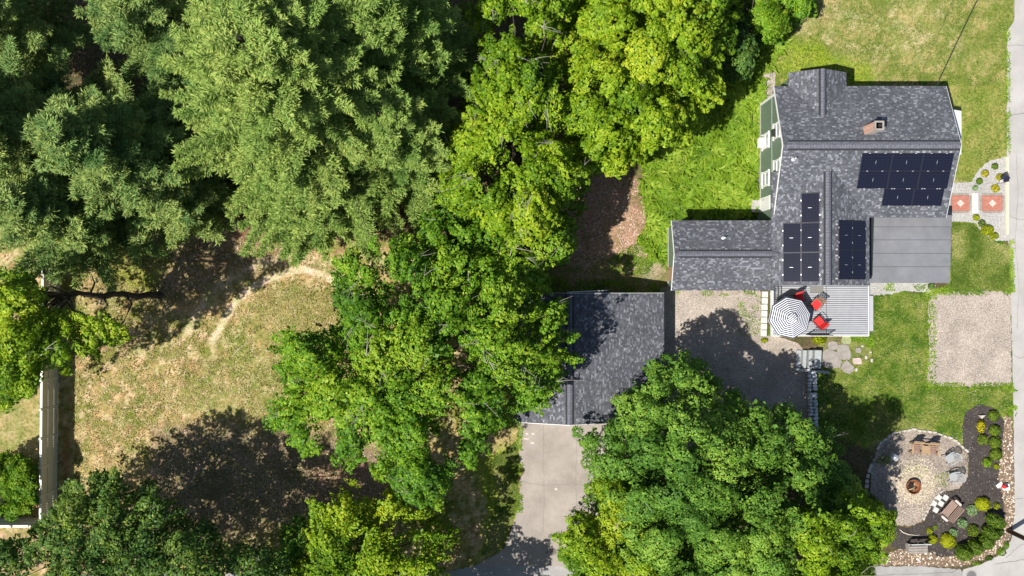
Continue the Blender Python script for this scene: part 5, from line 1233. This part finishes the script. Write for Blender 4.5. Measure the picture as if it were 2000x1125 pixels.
# --- garden shrubs
def leafball(name, label, px, py, rx, ry, hgt, mat, seed, n=520, lsize=.05, tintb=0, group=None, cat='shrub', spiky=0, rz=0):
    rs = np.random.default_rng(seed); q = W(px, py, hgt * .5); k = (H - hgt * .5) / F; rx *= k; ry *= k
    n = int(n * max(.5, (rx * ry) / .1))
    U = rs.normal(size=(n, 3)); U /= np.linalg.norm(U, axis=1, keepdims=True); U[:, 2] = np.abs(U[:, 2]) * 1.0 - .25 * (rs.uniform(size=n) < .3)
    bl = 1 + .10 * np.sin(U[:, 0] * 7 + seed) * np.cos(U[:, 1] * 8 + seed) + rs.normal(0, .05, n)
    x = U[:, 0] * rx * bl; y = U[:, 1] * ry * bl; z = hgt * .35 + U[:, 2] * hgt * .65 * bl; z = np.maximum(z, .02)
    c, s_ = math.cos(rz), math.sin(rz)
    P = np.stack([x * c - y * s_, x * s_ + y * c, z], 1); Nn = U + rs.normal(0, .35 + spiky, (n, 3)); 
    V, Q = leaf_quads(P, Nn, lsize, .5 if spiky else .66, rs=rs)
    t = thing(name, label, cat, (q.x, q.y, 0), 0, group)
    np_mesh('foliage', V, Q, mat, t, np.clip(.5 + tintb + rs.normal(0, .22, n) + .15 * np.sin(P[:, 0] * 14) * np.cos(P[:, 1] * 13), 0, 1), world=False)
    mb = MB(); mb.tube([(0, 0, 0), (0, 0, hgt * .5)], [.03, .015], 6)
    for j in range(5): a_ = j * 1.256 + seed; mb.tube([(0, 0, hgt * .12), (math.cos(a_) * rx * .6, math.sin(a_) * ry * .6, hgt * .5)], [.015, .006], 4)
    mb.build('stem', M['bark'], t, world=False)
    return t
g1_ = 'clipped shrubs in the mulch along the road'
for i, (x, y, r_, lb) in enumerate(((1940.5, 812.5, 10, 'round clipped shrub, northernmost in the column nearest the pebbles'), (1943.5, 841, 10.5, 'round clipped shrub, second from the north in the column nearest the pebbles'),
                   (1944, 865, 11, 'round clipped shrub, third from the north in the column nearest the pebbles'), (1945.5, 888, 11.5, 'round clipped shrub, fourth and southernmost of the column nearest the pebbles'))):
    leafball('clipped_shrub', lb, x, y, r_, r_, .5, LEAF['box'], 60 + i, 900, .036, .12, g1_)
leafball('clipped_shrub', 'green shrub just south of the yellow flowering plant in the mulch', 1920, 859, 9.5, 9.5, .45, LEAF['box'], 65, 700, .042, .2, g1_, spiky=.3)
leafball('leafy_perennial', 'bright leafy plant in the mulch, level with the northern plastic chair', 1929, 904, 9, 8, .35, LEAF['weed'], 66, 400, .06, -.1, cat='plant')
leafball('leafy_perennial', 'tiny yellowish plant right of the bright leafy plant in the mulch', 1946, 911, 5, 5, .2, LEAF['lime'], 67, 300, .045, -.2, cat='plant')
leafball('yellow_flowering_plant', 'yellow flowering plant near the north end of the mulch bed', 1916, 833, 6.5, 12, .5, LEAF['yellow'], 68, 420, .055, -.1, cat='plant')
leafball('lime_shrub', 'lime yellow ball shrub east of the slatted bench', 1920, 985, 13.5, 12.5, .6, LEAF['lime'], 69, 1000, .036, .1, cat='shrub')
leafball('lime_shrub', 'lime yellow ball shrub right of the pale bench in the south', 1852, 1057, 14, 14, .6, LEAF['lime'], 70, 1000, .036, .05, cat='shrub')
leafball('lime_shrub', 'small lime green ball shrub closest to the right end of the pale bench', 1822.5, 1053.5, 8.5, 8.5, .4, LEAF['lime'], 71, 700, .04, -.15, cat='shrub')
leafball('sedum_plant', 'pale green rosette plant left of the lime ball shrub near the slatted bench', 1899, 997, 9.5, 9.5, .35, LEAF['pale'], 72, 420, .055, 0, cat='plant', spiky=.3)
leafball('sedum_plant', 'pale green rosette plant alone in the mulch south of the slatted bench', 1880, 1022, 9, 9, .35, LEAF['pale'], 73, 420, .055, 0, cat='plant', spiky=.3)
leafball('sedum_plant', 'pale green rosette plant touching the north side of the large southern lime ball', 1862, 1041, 8, 8, .35, LEAF['pale'], 74, 420, .055, -.1, cat='plant', spiky=.3)
leafball('leafy_perennial', 'small olive plant north of the small lime ball shrub', 1816, 1037, 6.5, 6.5, .2, LEAF['lime'], 75, 330, .04, -.35, cat='plant')
leafball('leafy_perennial', 'tiny green plant beside the small olive plant in the mulch', 1827, 1030, 3.5, 3.5, .15, LEAF['weed'], 76, 300, .04, 0, cat='plant')
leafball('leafy_perennial', 'small yellowish plant north of the largest dark oval shrub', 1947, 989, 6.5, 6.5, .3, LEAF['lime'], 77, 330, .04, -.3, cat='plant')
leafball('clipped_shrub', 'green ball shrub inside the mulch, west of the row of big oval shrubs', 1900.5, 1037, 10.5, 10.5, .5, LEAF['box'], 78, 700, .042, .2, spiky=.3)
g2_ = 'big oval evergreens curving round the corner bed'
for i, (x, y, rx, ry, rz_, h_, lb) in enumerate(((1945, 1018, 20, 15, -25, 1.25, 'biggest oval evergreen shrub, at the north end of the curved row'), (1936, 1042, 19, 14, -28, 1.1, 'second oval evergreen shrub from the north end of the curved row'),
        (1926, 1059, 16, 15, -30, 1.0, 'middle oval evergreen shrub of the curved row'), (1904, 1069, 15, 17, 20, 1.1, 'fourth oval evergreen shrub from the north end of the curved row'), (1883, 1080, 17, 17, 10, 1.2, 'oval evergreen shrub at the southwest end of the curved row'))):
    leafball('evergreen_shrub', lb, x, y, rx * .86, ry * .86, h_, LEAF['box'], 80 + i, 900, .042, -.05, g2_, rz=R(rz_))
for i, (x, y, rx, ry, lb) in enumerate(((1956, 1078, 9, 8, 'low weedy clump in the pebbles at the road corner'), (1932, 1090, 8, 5, 'low weedy clump in the pebbles south of the oval evergreens'), (1966, 1065, 5, 7, 'narrow weedy clump at the kerb edge of the pebbles'), (1953, 1040, 9, 8, 'olive clump in the pebbles right of the second oval evergreen'), (1908, 1100, 9, 4, 'brownish low clump in the pebbles near the side road'))):
    leafball('weed_clump', lb, x, y, rx, ry, .15, LEAF['box'] if i % 2 else LEAF['weed'], 90 + i, 200, .05, -.3, cat='weeds')
for i, (x, y, r_, m_, lb) in enumerate(((1943.5, 325, 6, 'box', 'small round green shrub, northernmost in the front walk bed'), (1913.5, 354, 6, 'box', 'small round green shrub left in the front walk bed above the bricks'), (1918.5, 436.5, 7, 'box', 'small round green shrub south of the brick walk'),
        (1924, 339, 7, 'yellow', 'yellow-green flowering clump between the two small round shrubs'), (1953, 346, 7, 'yellow', 'yellow-green clump just north of the garden flag'), (1944.5, 368, 7.5, 'yellow', 'yellow-green clump just south of the garden flag'),
        (1905, 367.5, 4.5, 'pale', 'faint grey-green plant beside the white slab, north side'), (1907, 425, 6, 'lime', 'pale olive plant below the white slab'))):
    leafball('garden_plant' if m_ != 'box' else 'round_shrub', lb, x, y, r_, r_, .3, LEAF[m_], 100 + i, 420, .045, -.1 if m_ != 'box' else .05, cat='plant' if m_ != 'box' else 'shrub')
leafball('yellow_shrub', 'largest yellow-green sprawling shrub in the bed south of the brick walk', 1929, 449, 11, 9, .45, LEAF['lime'], 110, 600, .055, -.25, spiky=.4)
leafball('yellow_shrub', 'smaller lobe-shaped yellow-green shrub at the tip of the bed beside the lawn', 1942, 461, 8, 6, .4, LEAF['lime'], 111, 600, .055, -.25, spiky=.4)
leafball('leafy_perennial', 'round dark leafy plant in the pale gravel by the porch roof corner', 1819, 559, 6, 5.5, .3, LEAF['deep'], 112, 420, .05, .1, cat='plant')
leafball('fern_clump', 'yellow-green fern clump south of the deck railing beside the steps', 1601, 664, 13, 8, .4, LEAF['lime'], 113, 420, .07, -.3, cat='plant', spiky=.6)
leafball('leafy_perennial', 'grey-green weedy clump beside the white stone block', 1727, 899, 12, 9, .3, LEAF['deep'], 114, 180, .05, .3, cat='plant', spiky=.4)
leafball('leafy_perennial', 'dark green young plant in the grass behind the garage', 1256, 468, 11, 9, .5, LEAF['green'], 115, 300, .09, .1, cat='plant', spiky=.3)
leafball('leafy_perennial', 'round olive plant on the gravel at the foot of the paver row', 1493, 665, 6, 4, .25, LEAF['lime'], 116, 300, .05, -.2, cat='plant')

# --- ground cover
def scatter_in(polys, n, rs):
    out = []
    for poly in polys:
        xs = [p[0] for p in poly]; ys = [p[1] for p in poly]; k = int(n)
        x = rs.uniform(min(xs), max(xs), k); y = rs.uniform(min(ys), max(ys), k); m = sdist(x, y, poly) > 0
        out.append(np.stack([x[m], y[m]], 1))
    return np.concatenate(out)
def blades(name, polys, n, L, wd, mat, seed, kind='stuff', tb=0, clump=0, lean=.7, gap=0):
    rs = np.random.default_rng(seed); p = scatter_in(polys, n, rs)
    if gap: p = p[fbm(p[:, 0] / 30, p[:, 1] / 30, seed, 3) > gap]
    if name == 'dry_grass': p = p[pdist(p[:, 0], p[:, 1], [(640, 538), (590, 527), (555, 532), (520, 546), (488, 565), (460, 592), (435, 628), (412, 668)]) > 8]; p = p[pdist(p[:, 0], p[:, 1], [(430, 560), (395, 600), (365, 645)]) > 10]
    m = len(p); x = (p[:, 0] - 1000) * H / F; y = (562.5 - p[:, 1]) * H / F
    a_ = rs.uniform(0, 6.28, m)
    if clump: a_ = fbm(x * 1.1, y * 1.1, seed + 5, 2) * 14 + rs.normal(0, .7, m)
    l = L * rs.uniform(.5, 1.4, m); ww = wd * rs.uniform(.6, 1.3, m); ca, sa = np.cos(a_), np.sin(a_); b = np.stack([x, y, np.full(m, .0)], 1)
    mid = b + np.stack([ca * l * lean * .5, sa * l * lean * .5, l * .55], 1); tip = b + np.stack([ca * l * lean * 1.15, sa * l * lean * 1.15, l * .55 + rs.uniform(-.1, .1, m) * l], 1)
    s_ = np.stack([-sa * ww, ca * ww, np.zeros(m)], 1)
    V = np.stack([b - s_ * .5, b + s_ * .5, mid + s_, tip, mid - s_], 1).reshape(-1, 3); i0 = np.arange(m) * 5
    Q = np.concatenate([np.stack([i0, i0 + 1, i0 + 2, i0 + 4], 1)]); T3 = np.stack([i0 + 4, i0 + 2, i0 + 3, i0 + 3], 1)
    # tips as narrow quads (avoid mixed polygons)
    V = V.reshape(m, 5, 3); V2 = np.concatenate([V, (V[:, 3] + s_ * .15)[:, None]], 1).reshape(-1, 3); i0 = np.arange(m) * 6
    Q = np.concatenate([np.stack([i0, i0 + 1, i0 + 2, i0 + 4], 1), np.stack([i0 + 4, i0 + 2, i0 + 5, i0 + 3], 1)])
    t = np.clip(.45 + tb + (fbm(x * .9, y * .9, seed + 8, 3) - .5) * 1.2 + rs.normal(0, .2, m), 0, 1)
    return tag(np_mesh(name, V2, Q, mat, None, np.concatenate([t, t])), kind=kind)
WEED = [(1255, 330), (1300, 280), (1370, 240), (1400, 180), (1440, 150), (1480, 110), (1500, 70), (1535, 65), (1530, 90), (1510, 130), (1490, 150), (1488, 240), (1484, 300), (1488, 405), (1480, 430), (1312, 430), (1308, 520), (1270, 500), (1250, 460), (1265, 420), (1250, 370)]
tag(blades('weeds', [WEED], 20000, .5, .055, LEAF['weed'], 201, clump=1, lean=.8), 'lush bright green weeds west of the house', 'weeds')
tag(blades('sparse_weeds', [[(1180, 510), (1250, 470), (1308, 470), (1308, 545), (1200, 530)], [(1505, 565), (1514, 565), (1514, 655), (1502, 655)], [(1660, 655), (1704, 655), (1710, 690), (1690, 715), (1668, 690)], [(1000, 560), (1040, 540), (1300, 552), (1300, 570), (1040, 572)]], 2600, .13, .028, LEAF['weed'], 202, tb=-.2, gap=.45), 'sparse low weeds round the garage and the stone path', 'weeds')
tag(blades('circle_weeds', [[(1760, 905), (1800, 898), (1815, 915), (1795, 935), (1760, 925)], [(1826, 925), (1850, 920), (1850, 950), (1826, 950)], [(1700, 880), (1745, 860), (1740, 915), (1702, 910)]], 110, .09, .025, LEAF['weed'], 207, tb=-.3), 'thin weeds in the fire pit circle', 'weeds')
tag(blades('driveway_weeds', [[(1440, 568), (1487, 568), (1487, 655), (1440, 655)], [(1315, 566), (1487, 566), (1487, 578), (1315, 578)], [(1735, 552), (1815, 556), (1800, 568), (1720, 568)]], 900, .08, .025, LEAF['weed'], 205, tb=-.1, gap=.5), 'small weeds coming up through the gravel', 'weeds')
LAWN = [[(1520, 90), (1600, -20), (1985, -20), (1965, 60), (1964, 300), (1905, 330), (1895, 354), (1884, 354), (1882, 170), (1656, 162), (1520, 168)], [(1858, 436), (1900, 438), (1945, 475), (1972, 480), (1974, 566), (1858, 566)],
        [(1705, 578), (1812, 578), (1812, 758), (1976, 758), (1976, 800), (1965, 812), (1910, 785), (1878, 808), (1876, 860), (1830, 838), (1780, 832), (1720, 858), (1600, 870), (1600, 740), (1700, 700)], [(960, 900), (1010, 860), (1012, 980), (985, 1070), (940, 1085), (975, 960)]]
tag(blades('lawn_grass', LAWN, 26000, .09, .022, mat_leaf('lawn_blades', (.05, .10, .012), (.155, .21, .032), (.42, .38, .17), .2, .8), 203), 'short mown grass of the lawns round the house', 'grass')
YARD = [[(145, 490), (260, 460), (420, 460), (600, 470), (700, 560), (700, 900), (600, 1080), (150, 1080), (140, 800)]]
tag(blades('dry_grass', YARD, 40000, .10, .026, mat_leaf('dry_blades', (.10, .125, .025), (.30, .25, .10), (.66, .53, .33), .2, .9), 204, gap=.34), 'patchy dry grass of the back yard', 'grass')
# pebbles, mulch flecks, wood chips, leaf litter
def chips(name, polys, n, s0, s1, mat, seed, z=.02, flat=.5, label='', cat='pebbles', tint=False, gap=0):
    rs = np.random.default_rng(seed); p = scatter_in(polys, n, rs)
    if gap: p = p[fbm(p[:, 0] / 22, p[:, 1] / 22, seed, 3) > gap]
    m = len(p); x = (p[:, 0] - 1000) * H / F; y = (562.5 - p[:, 1]) * H / F; s_ = rs.uniform(s0, s1, m); a_ = rs.uniform(0, 6.28, m); e = rs.uniform(.45, 1, m)
    B = np.array([(1, 0, 0), (.45, .8, 0), (-.55, .75, 0), (-1, 0, 0), (-.5, -.8, 0), (.5, -.78, 0), (.3, .1, 1), (-.35, .05, .9)])
    Vb = np.repeat(B[None], m, 0) * (1 + rs.normal(0, .12, (m, 8, 3))); Vb[:, :, 1] *= e[:, None]; Vb[:, :, 2] *= flat
    Vb *= s_[:, None, None] / 2; X_ = Vb[:, :, 0] * np.cos(a_)[:, None] - Vb[:, :, 1] * np.sin(a_)[:, None]; Y2 = Vb[:, :, 0] * np.sin(a_)[:, None] + Vb[:, :, 1] * np.cos(a_)[:, None]
    V = np.stack([X_ + x[:, None], Y2 + y[:, None], Vb[:, :, 2] + z], 2).reshape(-1, 3); i0 = np.arange(m)[:, None] * 8
    T = np.array([(0, 1, 6), (1, 2, 7), (1, 7, 6), (2, 3, 7), (3, 4, 7), (4, 5, 6), (4, 6, 7), (5, 0, 6)]); Q = (T[None] + i0[:, :, None]).reshape(-1, 3)
    t = np.repeat(np.clip(rs.normal(.5, .25, m), 0, 1), 8)
    return tag(np_mesh(name, V, Q, mat, None, t), label, cat, None, 'stuff')
def mat_tint(name, a_, b_, c_):
    m, nt, b = new_mat(name); at = nd(nt, 'ShaderNodeAttribute', attribute_name='tint').outputs['Fac']
    lk(nt, ramp(nt, at, [(0, a_), (.5, b_), (1, c_)]), b.inputs['Base Color']); b.inputs['Roughness'].default_value = .9; return m
chips('pebbles', [PEB], 6500, .05, .17, mat_tint('pebble_mix', (.17, .11, .07), (.46, .36, .26), (.78, .74, .68)), 301, .0, .6, 'cream and tan river pebbles edging the corner bed', 'pebbles')
chips('mulch_flecks', [MUL], 5000, .03, .09, mat_tint('fleck_mix', (.015, .013, .012), (.05, .042, .038), (.30, .26, .22)), 302, .018, .4, 'black mulch flecks of the corner bed', 'mulch')
chips('gravel_stones', [[(1700, 870), (1900, 840), (1890, 930), (1800, 1020), (1740, 1020), (1700, 960)], [(1315, 575), (1575, 700), (1575, 880), (1315, 720)], [(1315, 575), (1487, 575), (1487, 700), (1315, 700)], [(1815, 575), (1972, 575), (1972, 750), (1815, 750)]], 3500, .025, .07, mat_tint('stone_mix', (.14, .12, .11), (.34, .31, .28), (.62, .58, .54)), 303, .012, .5, 'loose gravel stones', 'gravel')
chips('straw_flecks', [[(1735, 925), (1765, 895), (1815, 895), (1842, 935), (1838, 975), (1808, 1002), (1770, 1000), (1738, 970)]], 1900, .03, .10, mat_tint('straw_mix', (.10, .075, .05), (.40, .33, .24), (.74, .67, .54)), 304, .016, .3, 'pale straw and sand flecks round the fire pit', 'straw')
chips('wood_chips', [[(1115, 370), (1190, 335), (1245, 350), (1275, 430), (1262, 510), (1210, 552), (1100, 560)]], 9000, .03, .12, mat_tint('chip_mix', (.14, .075, .05), (.34, .21, .15), (.60, .47, .38)), 305, .0, .4, 'reddish brown wood chips behind the garage', 'wood chips', gap=.44)
chips('fallen_leaves', YARD + [[(390, 370), (520, 400), (600, 470), (430, 560), (300, 580)], [(300, 830), (760, 880), (780, 960), (560, 1040), (300, 1040)]], 9000, .03, .10, mat_tint('litter_mix', (.13, .075, .045), (.36, .26, .17), (.66, .55, .42)), 306, .0, .25, 'scattered dry leaves on the back yard', 'leaves', gap=.42)
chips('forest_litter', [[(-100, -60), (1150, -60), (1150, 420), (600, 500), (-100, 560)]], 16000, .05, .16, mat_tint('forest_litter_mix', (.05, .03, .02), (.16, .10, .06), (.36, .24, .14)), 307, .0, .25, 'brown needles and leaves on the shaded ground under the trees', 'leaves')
# worn details: weeds creeping over pad and bed edges, stains on the driveway
EDG = [[(1806, 565), (1830, 562), (1826, 760), (1806, 762)], [(1806, 748), (1978, 748), (1978, 762), (1806, 762)], [(1815, 562), (1976, 562), (1976, 576), (1815, 576)], [(1968, 760), (1984, 760), (1984, 812), (1968, 812)], [(1962, 60), (1972, 60), (1972, 300), (1962, 300)], [(1970, 470), (1978, 470), (1980, 570), (1972, 570)], [(1010, 820), (1020, 820), (1020, 1000), (1008, 1000)]]
tag(blades('edge_grass', EDG, 900, .12, .03, LEAF['weed'], 206, tb=-.1, gap=.4), 'tufts of grass creeping over the edges of gravel, road and driveway', 'grass')
for i, (x, y, w_, h_) in enumerate(((1078, 1047, 16, 7), (1082, 1054, 9, 5), (1081, 1077, 12, 12), (1068, 1079, 5, 5), (1010, 1030, 5, 5))):
    mb, q = rock_poly(x, y, w_, h_, 0, 11, 400 + i, 0, .001); mb = MB().add([(v[0], v[1], .0) for v in mb.v[:11]], [list(range(11))]); o = mb.build('oil_stain', simple('oil_stain', (.13, .115, .105), .8, .3)); o.location = (q.x, q.y, .026); tag(o, kind='structure')
for i, (x, y, w_, h_) in enumerate(((1029, 847, 6, 4), (1041, 847, 6, 4), (1028, 857, 12, 3), (1040, 865, 7, 4), (1086, 955, 5, 5))):
    mb, q = rock_poly(x, y, w_, h_, 0, 9, 420 + i, 0, .001); mb = MB().add([(v[0], v[1], .0) for v in mb.v[:9]], [list(range(9))]); o = mb.build('pale_stain', simple('pale_stain', (.48, .43, .36), .9, .2)); o.location = (q.x, q.y, .026); tag(o, kind='structure')

for k_, pts_ in enumerate(([(1062, 830), (1061, 900), (1063, 975), (1060, 1040)], [(1016, 940), (1060, 948), (1120, 944), (1160, 950)], [(1125, 828), (1127, 870), (1124, 930), (1126, 990)])): crack(pts_, .28, .026, 'driveway_joint')
crack([(1984, 300), (1988, 380), (1982, 470), (1990, 560), (1986, 640)], .3, .03, 'road_crack'); crack([(1976, 690), (1990, 700), (2005, 695)], .35, .03, 'road_crack'); crack([(1968, 420), (1985, 428), (2005, 430)], .35, .03, 'road_crack')
